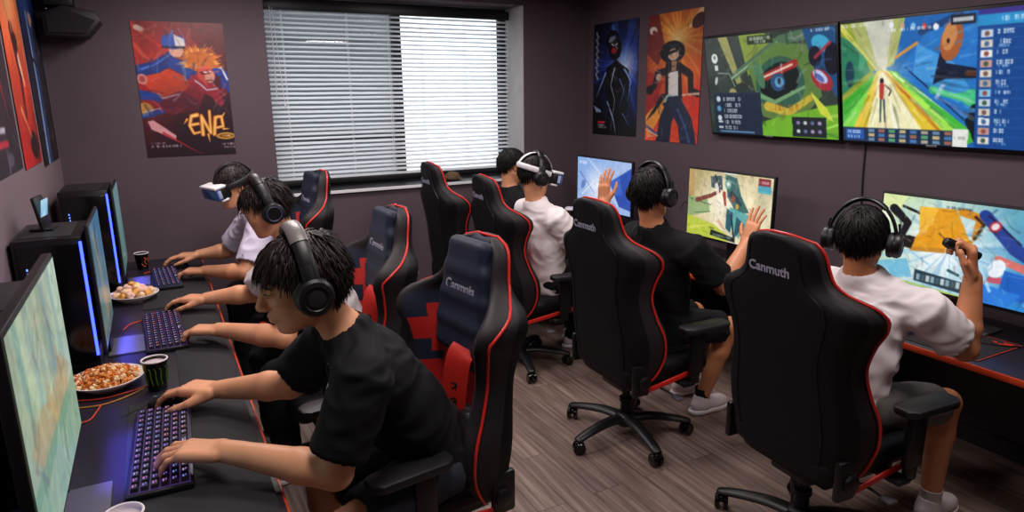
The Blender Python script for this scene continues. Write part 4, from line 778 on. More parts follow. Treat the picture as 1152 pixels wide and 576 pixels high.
def plate(x, y, r, label):
    root = empty('plate', (x, y, DZ), 0, label, 'plate')
    MB().lathe([(r*.5, 0), (r*.55, .004), (r*.98, .040), (r, .046), (r*.97, .047), (r*.55, .011), (.002, .009)], 48).build('bowl', china, root)
    MB().lathe([(r*.47, 0), (r*.52, -.0), (r*.52, .006), (r*.47, .006)], 40).build('foot_ring', china, root); return root
plate(-.285, 3.10, .142, 'white plate heaped with orange fried food, beside the clawed black cup'); plate(-.205, 4.46, .135, 'white plate heaped with pale puffed snacks, farther along the left desk')
# orange food heap (uncountable bits)
fm = [mat('food_orange', 'd8822e', .45, bump=(150, .6, .003)), mat('food_pale', 'eed09c', .5), mat('food_red', 'c45e20', .45)]
m = MB(); rr = random.Random(12)
m.lathe([(.108, .030), (.09, .048), (.05, .066), (.001, .072)], 30, (0, 0, 0))
for k in range(330):
    a, q = rr.uniform(0, 2*PI), .108*math.sqrt(rr.random()); z = .072-(q/.108)**2*.036+rr.uniform(0, .012)
    e = Euler((rr.uniform(0, 3), rr.uniform(0, 3), rr.uniform(0, 3))).to_matrix(); i = rr.choice([0, 0, 0, 1, 1, 1, 2])
    if k % 3: m.sphere((q*math.cos(a), q*math.sin(a), z), (rr.uniform(.007, .014), rr.uniform(.006, .010), rr.uniform(.004, .008)), 8, e, i)
    else: m.box((q*math.cos(a), q*math.sin(a), z), (rr.uniform(.012, .026), .004, .004), .0012, 1, e, i)
o = m.build('fried_food', fm); o.location = (-.285, 3.10, DZ); o.scale = (1.11, 1.11, 1); tag(o, 'heap of orange fried bits piled on the near white plate', 'food', kind='stuff')
# puffed snacks
pm = [mat('puff_cream', 'f0d0a4', .6, bump=(90, .5, .003)), mat('puff_gold', 'e2a44a', .55, bump=(90, .5, .003)), mat('puff_pink', 'ecc0b0', .6, bump=(90, .5, .003))]
pmesh = []
for i in range(3):
    s = SDF(.004); rr = random.Random(i+30); 
    for k in range(5): s.ell((rr.uniform(-.018, .018), rr.uniform(-.01, .01), rr.uniform(-.006, .006)), np.eye(3), (rr.uniform(.014, .022), rr.uniform(.012, .018), rr.uniform(.010, .015)), .008)
    v, f = s.mesh(); o = npmesh('puffed_snack', relax(v, f, 1), f, pm[i]); pmesh.append(o)
rr = random.Random(77); first = set(); cnt = 0
for lay, (n, q, z) in enumerate(((11, .085, .050), (7, .052, .068), (4, .024, .086), (1, 0, .102))):
    for k in range(n):
        a = 2*PI*k/n+lay*.4; i = cnt % 3; cnt += 1
        o = pmesh[i] if i not in first else pmesh[i].copy()
        if i in first: C.objects.link(o)
        first.add(i); o.location = (-.205+q*math.cos(a)*1.05, 4.46+q*math.sin(a)*1.05, DZ+z+rr.uniform(-.004, .004)); o.rotation_euler = (rr.uniform(-.5, .5), rr.uniform(-.5, .5), rr.uniform(0, 6))
        tag(o, 'pale puffed snack in the heap on the farther white plate', 'snack', 'puffed snacks on the far plate')
# cap on the window sill
s = SDF(.004); I3 = np.eye(3); s.ell((0, 0, .03), I3, (.075, .055, .05), 0); s.ell((.055, -.01, .012), I3, (.04, .042, .008), .01); s.ell((-.03, .0, .05), I3, (.03, .03, .018), .02); s.half((0, 0, .001), (0, 0, -1)); v, f = s.mesh(); v = relax(v, f, 2); v += normals(v, f)*.006*vnoise(v*45, 3)[:, None]
o = npmesh('crumpled_cap', v, f, mat('brown_mottled', '5c4632', .8, var=(60, .5))); o.location = (2.38, 5.655, OZ0+.029); tag(o, 'small crumpled mottled brown cap on the window sill', 'cap')
# glowing bars added below two left monitors as a source for the desk glow
mon = [o for o in bpy.data.objects if o.get('label', '').startswith('big left desk')][0]
MB().box((-.012, .06, .170), (.014, .60, .006)).build('added_glow_bar', M['under'], mon)
mon = [o for o in bpy.data.objects if o.get('label', '').startswith('left desk monitor with a teal')][0]
MB().box((-.0065, .02, .122), (.010, .56, .005)).build('added_glow_bar', M['under'], mon)
for x, y, z, ln in ((-.275, 2.40, .86, .42), (-.262, 3.55, .80, .5), (-.22, 4.80, .82, .45)):
    l = lamp('added_desk_glow_lamp', (x, y, z), (.04, ln), 1.1, (.10, .10, 1.0), (0, R(-34), 0)); l.data.spread = R(75)  # unseen blue lamps added to cast the glow on the desk
# ------------------------------------------------------------------ gaming chair
def interp(tab, n):
    """smooth (monotone-ish cosine/catmull) resample of (z, v...) rows to n rows"""
    tab = A(tab); z = np.linspace(tab[0, 0], tab[-1, 0], n); out = [z]
    for c in range(1, tab.shape[1]):
        x, y = tab[:, 0], tab[:, c]; d = np.gradient(y, x); i = np.clip(np.searchsorted(x, z)-1, 0, len(x)-2); hh = x[i+1]-x[i]; t = (z-x[i])/hh
        out.append((2*t**3-3*t*t+1)*y[i]+(t**3-2*t*t+t)*hh*d[i]+(-2*t**3+3*t*t)*y[i+1]+(t**3-t*t)*hh*d[i+1])
    return np.stack(out, 1)
BACK = [(.40, .23, .090, .055), (.44, .268, .14, .06), (.55, .305, .225, .065), (.68, .312, .245, .07), (.80, .292, .210, .07), (.90, .283, .195, .07), (1.0, .304, .220, .07), (1.07, .332, .245, .07), (1.12, .336, .230, .07), (1.155, .310, .190, .07), (1.185, .245, .140, .07), (1.215, .205, .118, .07), (1.26, .184, .108, .072), (1.32, .170, .10, .070), (1.355, .150, .09, .066), (1.375, .115, .078, .058), (1.385, .065, .055, .045)]
def bx(z): return -.18-.12*(z-.45)/.92    # back plane position (reclined)
RING = [(0, 0.0, 0), (.3, .0, 0), (.60, .001, 0), (.72, .008, 0), (.86, .020, 0), (.95, .040, 0), (1.0, .42, 1), (1.0, .70, 1), (.965, .93, 1), (.90, 1.0, 1), (.80, .94, 1), (.68, .42, 2), (.58, .08, 2), (.48, 0, 2), (.25, -.02, 2), (0, -.03, 2)]
def make_chair(front_dress):
    root = empty('gaming_chair'); rows = interp(BACK, 56); nz = len(rows)
    verts, faces, mi = [], [], []; half = RING; ring = [(1, u, x, k) for u, x, k in half]+[(-1, u, x, k) for u, x, k in half[-2:0:-1]]; nr = len(ring)
    pipeL, pipeR = [], []
    for z, w_, de, dc in rows:
        for sgn, u, x, k in ring:
            if k == 0: xx = x*min(1, de/.12)
            elif k == 1: xx = x*de
            else: xx = dc+(de-dc)*x if x >= 0 else dc+x*.3
            verts.append((bx(z)+xx, sgn*u*w_, z))
        pf = .42+.44*float(np.clip((1.22-z)/.14, 0, 1)) if front_dress else .84; pipeL.append((bx(z)+de*pf, w_+.002, z)); pipeR.append((bx(z)+de*pf, -w_-.002, z))
    for i in range(nz-1):
        zz = (rows[i][0]+rows[i+1][0])/2
        for j in range(nr):
            k = (j+1) % nr; faces.append((i*nr+j, i*nr+k, (i+1)*nr+k, (i+1)*nr+j)); m_ = 0
            sgn, u, x, kk = ring[j]; u2 = ring[k][1]; um = (u+u2)/2
            if 6 <= j < nr-6 and kk >= 1: m_ = 1 if um > .78 else 0
            if kk == 2 or ring[k][3] == 2:
                m_ = 2 if um < .60 else 1
                wedge = .10*(1-abs((zz-.98)/.14)) if abs(zz-.98) < .14 else 0
                if .50 < um < .84 and .84 < zz < 1.14: m_ = 3 if um < .56+wedge*2.6 else 2
                if zz < .84 and um < .80: m_ = 3
                if um > .78: m_ = 2 if zz < 1.12 else 1
                if um > .78 and zz < .80: m_ = 3 if um < .87 else 1
            mi.append(m_)
    faces.append(tuple(range(nr))[::-1]); mi.append(0); faces.append(tuple((nz-1)*nr+j for j in range(nr))); mi.append(1)
    b = raw('backrest', verts, faces, [M['leather'], M['lside'], M['navy'], M['red']], root, True, mi)
    top = [(bx(1.39)+.04, y, 1.389) for y in (.03, 0, -.03)]
    MB().tube(pipeL+top+pipeR[::-1], .0055, 8, up=(1, 0, .1)).build('piping', M['pipe'], b)
    seam = MB()
    for sg in (-1, 1): seam.tube([(bx(z)+.003, sg*w_*.70, z) for z, w_, de, dc in rows[2:-2]], .0022, 5, up=(1, 0, 0))
    seam.build('seam', M['black'], b)
    # seat
    s = SDF(.011); I3 = np.eye(3)
    s.rbox((.085, 0, .465), I3, (.27, .245, .055), .04, 0); s.cap((-.12, .235, .485), (.29, .225, .490), .050, .045, .03); s.cap((-.12, -.235, .485), (.29, -.225, .490), .050, .045, .03); s.cap((.325, -.2, .462), (.325, .2, .462), .05, .05, .03)
    v, f = s.mesh(); v = relax(v, f, 2); st = npmesh('seat', v, f, [M['leather'], M['red'], M['navy']], root, mi=[0]*len(f))
    for sg in (-1, 1): MB().box((.10, sg*.289, .435), (.38, .012, .028), .005, rot=Euler((0, R(-9), 0)).to_matrix()).build('stripe', M['pipe'], st)
    MB().box((.08, 0, .388), (.40, .40, .045), .01).build('seat_frame', M['metal'], root)
    MB().box((.02, 0, .345), (.24, .20, .055), .012).build('tilt_mechanism', M['black'], root)
    lv = MB(); lv.tube(crv([(.08, -.09, .345), (.09, -.22, .345), (.10, -.30, .335)], 5), .007, 8).box((.10, -.315, .335), (.05, .05, .012), .004); lv.build('tilt_lever', M['grey'], root)
    # recline hinges
    for sg in (-1, 1):
        hb = MB(); hb.box((-.13, sg*.288, .47), (.10, .03, .17), .012); hb.lathe([(.036, -.02), (.036, .02), (.028, .026)], 20, (-.12, sg*.297, .46), (0, sg, 0)); hb.build('hinge_cover', M['black'], root)
    # armrests
    for sg in (-1, 1):
        ar = MB(); ar.box((.21, sg*.315, .58), (.085, .042, .25), .012); ar.box((.16, sg*.25, .405), (.075, .17, .022), .005).box((.20, sg*.318, .45), (.06, .03, .10), .008)
        arm = ar.build('armrest', M['black'], root)
        MB().prism([(x_+.19, sg*y_, .69) for x_, y_ in ((-.06, .262), (.19, .265), (.22, .285), (.22, .345), (.185, .372), (-.05, .370), (-.085, .345), (-.085, .285))], (0, 0, .034), bev=.012).build('arm_pad', mat('arm_pad', '141418', .5), arm)
    # gas lift and base
    MB().lathe([(.030, .085), (.030, .21), (.038, .212), (.038, .235), (.022, .24), (.022, .33)], 24).build('gas_lift', M['metal'], root)
    base = MB().lathe([(.052, .07), (.058, .08), (.058, .128), (.044, .142), (.03, .145)], 28).build('base_hub', M['black'], root)
    for k in range(5):
        a = R(45+72*k); d = V((math.cos(a), math.sin(a), 0)); n = V((-d.y, d.x, 0))
        pts = [d*.04+V((0, 0, .112)), d*.14+V((0, 0, .118)), d*.26+V((0, 0, .104)), d*.345+V((0, 0, .086)), d*.365+V((0, 0, .078))]
        leg = MB().tube(crv(pts, 4), [.040-.016*i/16 for i in range(17)], 10, flat=(1, .62)).build('leg', M['black'], root)
        cc = d*.35; ang = k*1.9+.5; ax = V((math.cos(ang), math.sin(ang), 0))
        c = MB()
        for sg in (-1, 1): c.lathe([(.010, -.011), (.030, -.011), (.0345, -.006), (.0345, .006), (.030, .011), (.010, .011)], 20, cc+ax*(sg*.019)+V((0, 0, .0345)), ax)
        c.tube([cc+ax*-.026+V((0, 0, .0345)), cc+ax*.026+V((0, 0, .0345))], .008, 8); c.tube([cc+V((0, 0, .03)), cc+V((0, 0, .09))], .010, 8)
        c.sphere(cc+V((0, 0, .050)), (.024, .024, .022), 12); c.build('caster', M['gloss'], leg)
    # lettering on the back of the headrest
    zt_ = 1.245; slope = -.12/.92
    if not front_dress:
        text_mesh('lettering', 'Canmuth', .052, M['letter'], b, (bx(zt_)-.0008, .02, zt_), (0, -1, 0), (slope, 0, 1), .0018, 1.05, .0012)
    else:
        # padded head pillow hung over the front, with lettering, strap and cloth band
        s = SDF(.007); n_ = nrm((1, 0, .12/.92)); u_ = nrm((slope, 0, 1)); F = np.stack([n_, A((0, 1, 0)), u_])
        for zz, hw in ((1.305, .128), (1.21, .15), (1.10, .165), (1.0, .168)): s.rbox(A((bx(zz)+.098, 0, zz)), F, (.036, hw, .075), .03, .03)
        v, f = s.mesh(); v = relax(v, f, 3); pil = npmesh('head_pillow', v, f, M['navy'], root)
        text_mesh('lettering', 'Canmnia', .058, M['letter'], pil, tuple(A((bx(1.19)+.098, .0, 1.19))+n_*.0362), (0, 1, 0), tuple(u_), .0018, 1.0, .0012)
        def fx(z): return bx(z)+.075
        MB().tube(crv([(fx(.97)+.06, .01, .97), (fx(.90)+.075, .01, .90), (fx(.76)+.07, .0, .76), (fx(.60)+.06, -.015, .60)], 5), .028, 10, flat=(1, .16), up=(1, .6, .1)).build('strap', M['black'], pil)
        bp = crv([(fx(.99)+.07, .085, .985), (fx(.94)+.095, .085, .94), (fx(.82)+.095, .075, .82), (fx(.70)+.085, .06, .70), (fx(.60)+.075, .045, .60)], 6)
        band = MB().tube(bp, .050, 12, flat=(1, .09), up=(1, .75, .1)).build('cloth_band', M['redlamp'], root)
        rr = random.Random(5)
        for zz, strokes in ((.84, [[(-.5, .5), (.4, .2), (-.3, -.3)], [(.1, .5), (.3, -.5)]]), (.775, [[(-.6, -.4), (0, .6), (.6, -.3)], [(-.4, 0), (.5, .1)], [(.2, .6), (.5, .2)]]), (.71, [[(-.5, .5), (-.2, -.5), (.5, -.2)], [(-.5, 0), (.3, .5)]]), (.655, [[(-.4, .3), (.4, .4)], [(0, .6), (-.2, -.6)], [(.1, 0), (.5, -.5)]])):
            for st_ in strokes:
                t_ = np.clip((.955-zz)/.355, 0, 1); pts = []
                for a_, b_ in st_:
                    z2 = zz+b_*.03; best = min(bp, key=lambda q: abs(q.z-z2)); pts.append((best.x+.0036-a_*.018, best.y+.003+a_*.024, z2))
                sc = MB(); sc.tube(crv(pts, 4), .0028, 6); sc.build('handwriting', M['ink'], band)
        s = SDF(.009)
        for zz, hw in ((.60, .17), (.68, .16)): s.rbox((bx(zz)+.115, .02, zz), F, (.05, hw, .07), .045, .04)
        v, f = s.mesh(); v = relax(v, f, 2); v += normals(v, f)*.006*vnoise(v*A((20, 14, 30)), 2)[:, None]; npmesh('lumbar_pillow', v, f, mat('dark_pillow', '201e22', .42), root)
    return root
def place(o, x, y, deg, zs, label):
    o.location = (x, y, 0); o.rotation_euler = (0, 0, R(deg)); o.scale = (1, 1, zs); tag(o, label, 'chair', 'gaming chairs'); return o
chB = make_chair(False)
CH = [place(chB, 2.31, 1.70, -3, 1.0, 'black gaming chair with red piping seen from behind, nearest on the right')]
CH.append(place(copy_tree(chB), 2.20, 2.80, -1, 1.0, 'black gaming chair on the right, its star base and casters in full view'))
CH.append(place(copy_tree(chB), 2.175, 4.02, -6, 1.0, 'black gaming chair behind the player in a white shirt and white head strap'))
CH.append(place(copy_tree(chB), 2.095, 4.80, -4, 1.02, 'black gaming chair farthest on the right, just in front of the window'))
chF = make_chair(True)
CH.append(place(chF, .83, 2.25, 188, .995, 'gaming chair with red cloth band and navy pillow, behind the player closest to camera'))
CH.append(place(copy_tree(chF), .80, 3.25, 182, .98, 'gaming chair with a navy headrest in the middle of the left row'))
CH.append(place(copy_tree(chF), .75, 4.74, 183, 1.015, 'gaming chair farthest on the left, its headrest against the window blind'))
# ------------------------------------------------------------------ people
def skin_mat(name, c): return mat(name, c, .45, bump=(220, .08, .001), var=(9, .05))
SKIN = skin_mat('skin_light', 'e09f78'); SKIN2 = skin_mat('skin_tan', 'cf8a60')
HAIR = mat('hair_dark', '0e0a0a', .55, spec=.3); HAIR2 = mat('hair_brown', '1c1210', .52, spec=.35)
def cloth(name, c): return mat(name, c, .85, bump=(600, .2, .001), spec=.25)
TEE_B = cloth('tee_black', '101115'); TEE_W = cloth('tee_white', 'f0e8ea'); TEE_L = cloth('tee_lavender', 'd8d2e8'); SH_B = cloth('shorts_black', '15151a'); SH_G = cloth('shorts_grey', '6c6a66'); SH_N = cloth('shorts_slate', '343844')
SOCK = cloth('sock_white', 'd8d4d4'); SOCK_B = cloth('sock_black', '121214'); SHOE = mat('shoe_white', 'd8ccd0', .5, bump=(300, .15, .001)); SOLE = mat('shoe_sole', 'e6dfe0', .55)
def lerp(a, b, t): return A(a)*(1-t)+A(b)*t
def frame(fwd, tilt=0.0):
    f = nrm(fwd); l = nrm(np.cross((0, 0, 1), f)); u = np.cross(f, l); c, n = math.cos(tilt), math.sin(tilt); return np.stack([f, l*c+u*n, u*c-l*n])
def add_hand(s, wr, d, n, side, curls, k, spread=.10, thumb=(35, 25), tilt=0.0):
    """palm, four unequal fingers and a thumb; d = wrist to knuckles, n = where the palm faces"""
    d = nrm(d); n = A(n); n = nrm(n-d*(n@d)); t = np.cross(-n, d) if side == 'R' else np.cross(d, -n); wr = A(wr)   # t points to the thumb side
    if tilt: c_, n_ = math.cos(tilt), math.sin(tilt); n, t = n*c_+t*n_, t*c_-n*n_
    L = [.092, .095, .090, .082]; off = [.027, .0095, -.009, -.026]; fl = [(.043, .026, .021), (.047, .030, .022), (.044, .027, .021), (.034, .021, .019)]; rad = [.0088, .0090, .0086, .0076]
    s.rbox(wr+d*.052*k, np.stack([d, t, n]), (.050*k, .037*k, .0125*k), .0115*k, .012)
    for i in range(4):
        kn = wr+d*L[i]*k+t*off[i]*k-n*.003*k; s.cap(wr+d*.02*k+t*off[i]*.55*k, kn, .012*k, .0108*k, .008)
        c = curls[i] if isinstance(curls[0], (tuple, list)) else curls
        dd = nrm(d+t*off[i]/.027*spread); p = kn; a = 0
        for j in range(3):
            a += R(c[j]); q = dd*math.cos(a)+n*math.sin(a); e = p+q*fl[i][j]*k; r0 = rad[i]*(1-.10*j)*k; s.cap(p, e, r0*1.06, r0*.92, .004); p = e
    b = wr+d*.022*k+t*.024*k+n*.006*k; a1, a2 = R(thumb[0]), R(thumb[1]); dt = nrm(d*math.cos(a1)+t*math.sin(a1)+n*.25)
    m = b+dt*.048*k; s.cap(b, m, .0165*k, .0115*k, .014); d2 = nrm(d*math.cos(a1-a2)+t*math.sin(a1-a2)+n*.30); e = m+d2*.034*k; s.cap(m, e, .0108*k, .0098*k, .004)
    d3 = nrm(d*math.cos(a1-a2*1.6)+t*math.sin(a1-a2*1.6)+n*.35); s.cap(e, e+d3*.024*k, .0096*k, .0080*k, .004)
def add_head(s, hc, F, k, face=True):
    hc = A(hc); W = lambda f, l, u: hc+(F[0]*f+F[1]*l+F[2]*u)*k
    s.ell(W(-.014, 0, .030), F, A((.098, .076, .086))*k, .02); s.ell(W(.030, 0, -.025), F, A((.064, .060, .085))*k, .03); s.ell(W(.035, 0, -.075), F, A((.052, .047, .036))*k, .025)
    s.ell(W(.068, 0, -.100), F, A((.022, .023, .017))*k, .02)
    for sg in (-1, 1):
        s.cap(W(.0, sg*.054, -.052), W(.058, sg*.024, -.094), .020*k, .017*k, .02); s.ell(W(.058, sg*.040, -.018), F, A((.030, .022, .020))*k, .02)
        s.ell(W(-.004, sg*.078, -.008), F, A((.018, .008, .031))*k, .006); s.ell(W(-.008, sg*.083, .004), F, A((.016, .006, .019))*k, .004)
    if not face: return
    s.ell(W(.079, 0, .026), F, A((.016, .050, .013))*k, .02)
    for sg in (-1, 1): s.ell(W(.101, sg*.031, .004), F, A((.016, .018, .012))*k, .012, 's')
    for sg in (-1, 1): s.ell(W(.082, sg*.031, .004), F, A((.013, .016, .0105))*k, .004)
    s.cap(W(.090, 0, .014), W(.112, 0, -.026), .0095*k, .0125*k, .012); s.ell(W(.112, 0, -.030), F, A((.012, .012, .0095))*k, .006)
    for sg in (-1, 1): s.ell(W(.102, sg*.0115, -.034), F, A((.011, .008, .0075))*k, .006)
    s.ell(W(.086, 0, -.062), F, A((.016, .026, .016))*k, .014); s.ell(W(.096, 0, -.0585), F, A((.010, .021, .0055))*k, .005); s.ell(W(.094, 0, -.0705), F, A((.010, .018, .0065))*k, .005)
    s.ell(W(.107, 0, -.0645), F, A((.010, .023, .0016))*k, .002, 's')
def make_hair(parent, hc, F, k, m, seed, n=620, length=.062, wave=.2, fringe=1.0, bulk=1.0, nape=-.78):
    rr = random.Random(seed); hc = A(hc); c0 = hc+(F[0]*-.014+F[2]*.030)*k; rad = A((.100, .079, .090))*k; crown = nrm((-.45, .1, .9))
    azs = [0, 40, 65, 85, 105, 135, 180]; th = [.52, .42, .26, .10, -.36, nape+.06, nape]
    def thr(d): return np.interp(math.degrees(math.atan2(abs(d[1]), d[0])), azs, th)
    V_, Fc = [], []
    nu, nv = 44, 30; ids = {}
    for a in range(nv+1):
        for b in range(nu):
            ph, la = math.pi*a/nv, 2*math.pi*b/nu; d = A((math.sin(ph)*math.cos(la), math.sin(ph)*math.sin(la), math.cos(ph))); t = thr(d)
            g = np.clip((d[2]-t)/.15, 0, 1); nz = vnoise(A([d*5+seed]))[0]
            q = d*rad*(1+(.05+.075*bulk*(.6+.4*nz))*g); ids[a, b] = len(V_); V_.append(c0+q@F)
    for a in range(nv):
        for b in range(nu):
            ph, la = math.pi*(a+.5)/nv, 2*math.pi*(b+.5)/nu; d = A((math.sin(ph)*math.cos(la), math.sin(ph)*math.sin(la), math.cos(ph)))
            if d[2] > thr(d)-.06: Fc.append((ids[a, b], ids[a+1, b], ids[a+1, (b+1) % nu], ids[a, (b+1) % nu]))
    made = 0
    while made < n:
        z = rr.uniform(-.9, 1); a = rr.uniform(-math.pi, math.pi); d = A((math.sqrt(1-z*z)*math.cos(a), math.sqrt(1-z*z)*math.sin(a), z)); t = thr(d)
        if d[2] < t: continue
        made += 1; front = max(0, d[0])*(d[2] > t-.01)
        flow = d*(d@crown)-crown if abs(d@crown) < .97 else A((rr.uniform(-1, 1), rr.uniform(-1, 1), 0)); flow = nrm(flow+1e-6)
        L = length*k*rr.uniform(.7, 1.25)*(1+.25*front*fringe); ns_ = 6; p = d*rad*(1.02+.06*bulk*rr.random()); side = nrm(np.cross(d, flow)); ph = rr.uniform(0, 6.3); w0 = rr.uniform(.0022, .0047)*k; pts = []
        dirv = nrm(flow+d*.30*bulk+side*rr.uniform(-.45, .45))
        for i in range(ns_):
            f = i/(ns_-1); pts.append(p.copy()); dirv = nrm(dirv+A((.04*fringe*(front > .2), 0, -.22-.25*f))+side*wave*math.sin(ph+f*7)+d*wave*.4*math.cos(ph+f*6))
            p = p+dirv*L/(ns_-1); e = np.linalg.norm(p/rad); mn = 1.045+.03*bulk
            if e < mn: p = p*(mn/e)
        o = len(V_)
        for i, q in enumerate(pts):
            f = i/(ns_-1); tn = nrm(pts[min(i+1, ns_-1)]-pts[max(i-1, 0)]); up = nrm(q/rad); sd = nrm(np.cross(tn, up)); ww = w0*(1-f**1.8)*(.75+.5*math.sin(math.pi*min(1, f+.2)))+.0006; hh = ww*.42
            for a_, b_ in ((1, 0), (0, 1), (-1, 0), (0, -1)): V_.append(c0+(q+sd*ww*a_+up*hh*b_)@F)
        for i in range(ns_-1):
            for j in range(4): Fc.append((o+i*4+j, o+i*4+(j+1) % 4, o+(i+1)*4+(j+1) % 4, o+(i+1)*4+j))
        Fc.append((o+(ns_-1)*4, o+(ns_-1)*4+1, o+(ns_-1)*4+2, o+(ns_-1)*4+3))
    return raw('hair', V_, Fc, m, parent)
def garment(name, s, m, parent, seed, amp=.0095, print_at=None, it=2):
    v, f = s.mesh(); v = relax(v, f, it); nv = normals(v, f)
    w1 = vnoise(v*A((5, 5, 7)), seed+5)[:, None]; q = v*A((11, 11, 17))+w1*1.6
    fold = 1-2*np.abs(vnoise(q, seed)); fold2 = vnoise(v*A((26, 26, 22))+w1*2, seed+1); v = v+nv*(amp*(.75*fold+.3*fold2))[:, None]; v = relax(v, f, 1)
    mi = None
    if print_at is not None:
        c = v[f].mean(1); dd = c-A(print_at[0]); pn = vnoise(c*90, 4)+.6*vnoise(c*45, 6); mi = ((np.abs(dd[:, 0]) < .09) & (np.abs(dd[:, 1]) < print_at[1]) & (np.abs(dd[:, 2]) < print_at[2]) & (pn > .05) & (nv[f[:, 0]]@A(print_at[3]) > .3)).astype(int)
    return npmesh(name, v, f, m, parent, mi)
def person(label, pel, chest, neck, hc, fwd, sh, el, wr, hands, knees, ankles, tee, shorts, hairm, skin=SKIN, k=1.1, h=.0055, seed=1, face=False, htilt=0., hair={}, print_at=None, sleeve=.80, short_len=.86, shoes=True, sock=SOCK, arm=1.14, hand=1.2, hs=1.0, long=False):
    pel, chest, neck, hc = A(pel), A(chest), A(neck), A(hc); F = frame(fwd, htilt); lat = nrm(A(sh['L'])-A(sh['R'])); body = SDF(h); mid = lerp(pel, chest, .5); upv = nrm(chest-pel); cl = chest-upv*.07*k
    fwdb = nrm(np.cross(lat, upv)); hip = {'L': pel+lat*.085*k, 'R': pel-lat*.085*k}
    if fwdb@A(fwd) < 0: fwdb = -fwdb
    body.ecap(pel, mid, (.130*k, .092*k), (.112*k, .078*k), lat, 0); body.ecap(mid, cl, (.112*k, .078*k), (.132*k, .086*k), lat, .05); body.ecap(cl, chest+upv*.02, (.132*k, .082*k), (.10*k, .060*k), lat, .04)
    hb = hc+(F[0]*-.022+F[2]*-.055)*k; body.cap(neck-upv*.03, hb, .056*k, .052*k, .03)
    for q in 'LR':
        s_, e_, w_ = A(sh[q]), A(el[q]), A(wr[q]); body.cap(neck-upv*.01, lerp(chest, s_, .75), .046*k, .042*k, .04); body.cap(lerp(chest, s_, .6), s_, .05*k, .047*k, .03)
        ka = k*arm; body.cap(s_, e_, .045*ka, .041*ka, .025); m1 = lerp(e_, w_, .30); body.cap(e_, m1, .040*ka, .0435*ka, .015); body.cap(m1, w_, .0425*ka, .0270*ka, .012)
        body.ecap(lerp(e_, w_, .86), w_+nrm(hands[q]['d'])*.012, (.031*ka, .024*ka), (.031*ka, .020*ka), np.cross(nrm(hands[q]['d']), A(hands[q]['n'])), .012)
        add_hand(body, w_, side=q, k=k*hand, **hands[q])
        kn, an = A(knees[q]), A(ankles[q]); body.cap(hip[q], kn, .078*k, .054*k, .03); c1 = lerp(kn, an, .32); back = nrm(np.cross(np.cross(A((0, 0, 1)), fwdb), A((0, 0, 1)))); 
        body.cap(kn, c1-fwdb*.012, .052*k, .053*k, .02); body.cap(c1-fwdb*.012, an, .052*k, .036*k, .02); body.cap(an, an+A((0, 0, -.04)), .036*k, .032*k, .01)
    kb = k; k = k*hs; add_head(body, hc, F, k, face); k = kb; v, f = body.mesh(); v = relax(v, f, 1, .5); root = npmesh('person', v, f, skin); tag(root, label, 'person')
    ka2 = k*(1+(arm-1)*.7)
    # shirt
    s = SDF(.0085); s.ecap(pel-upv*.035, mid, (.172*k, .138*k), (.155*k, .122*k), lat, 0); s.ecap(mid, cl, (.152*k, .122*k), (.160*k, .115*k), lat, .06); s.ecap(cl, chest+upv*.015, (.158*k, .108*k), (.115*k, .078*k), lat, .05)
    for q in 'LR':
        s_, e_ = A(sh[q]), A(el[q]); a = nrm(e_-s_); cu = lerp(s_, e_, sleeve); s.cap(neck-upv*.02, lerp(chest, s_, .75), .056*k, .056*k, .05); s.cap(lerp(chest, s_, .55), s_, .064*k, .066*k, .04)
        s.ecap(s_-a*.02, cu, (.070*ka2, .070*ka2), (.075*ka2, .070*ka2), A((0, 0, 1.)) if abs(a[2]) < .8 else fwdb, .03, flat=True)
    nd = nrm(hb-neck); s.ecap(neck-nd*.022, neck+nd*.018, (.072*k, .070*k), (.070*k, .068*k), lat, .02, flat=True); s.cap(neck-nd*.005, neck+nd*.12, .0595*k, .0595*k, .004, 's')
    for q in 'LR':
        s_, e_ = A(sh[q]), A(el[q]); a = nrm(e_-s_); cu = lerp(s_, e_, sleeve); s.ecap(cu-a*.05, cu+a*.06, (.058*ka2, .058*ka2), (.067*ka2, .063*ka2), A((0, 0, 1.)) if abs(a[2]) < .8 else fwdb, .004, 's', flat=True)
    garment('t_shirt', s, tee, root, seed, print_at=print_at)
    # shorts
    s = SDF(.011); s.ecap(pel-upv*.02, pel+upv*.10, (.158*k, .122*k), (.140*k, .110*k), lat, 0)
    for q in 'LR':
        kn = A(knees[q]); a = nrm(kn-hip[q]); ce = lerp(hip[q], kn, short_len); s.ecap(hip[q], ce, (.098*k, .098*k), (.086*k, .082*k), lat, .04, flat=True); s.ecap(ce-a*.05, ce+a*.06, (.070*k, .068*k), (.078*k, .074*k), lat, .004, 's', flat=True)
        if long: an = A(ankles[q]); s.cap(hip[q], kn, .094*k, .078*k, .02); s.cap(kn, lerp(kn, an, .4), .076*k, .070*k, .03); s.cap(lerp(kn, an, .4), an, .070*k, .058*k, .02)
    garment('trousers' if long else 'shorts', s, shorts, root, seed+9, .008)
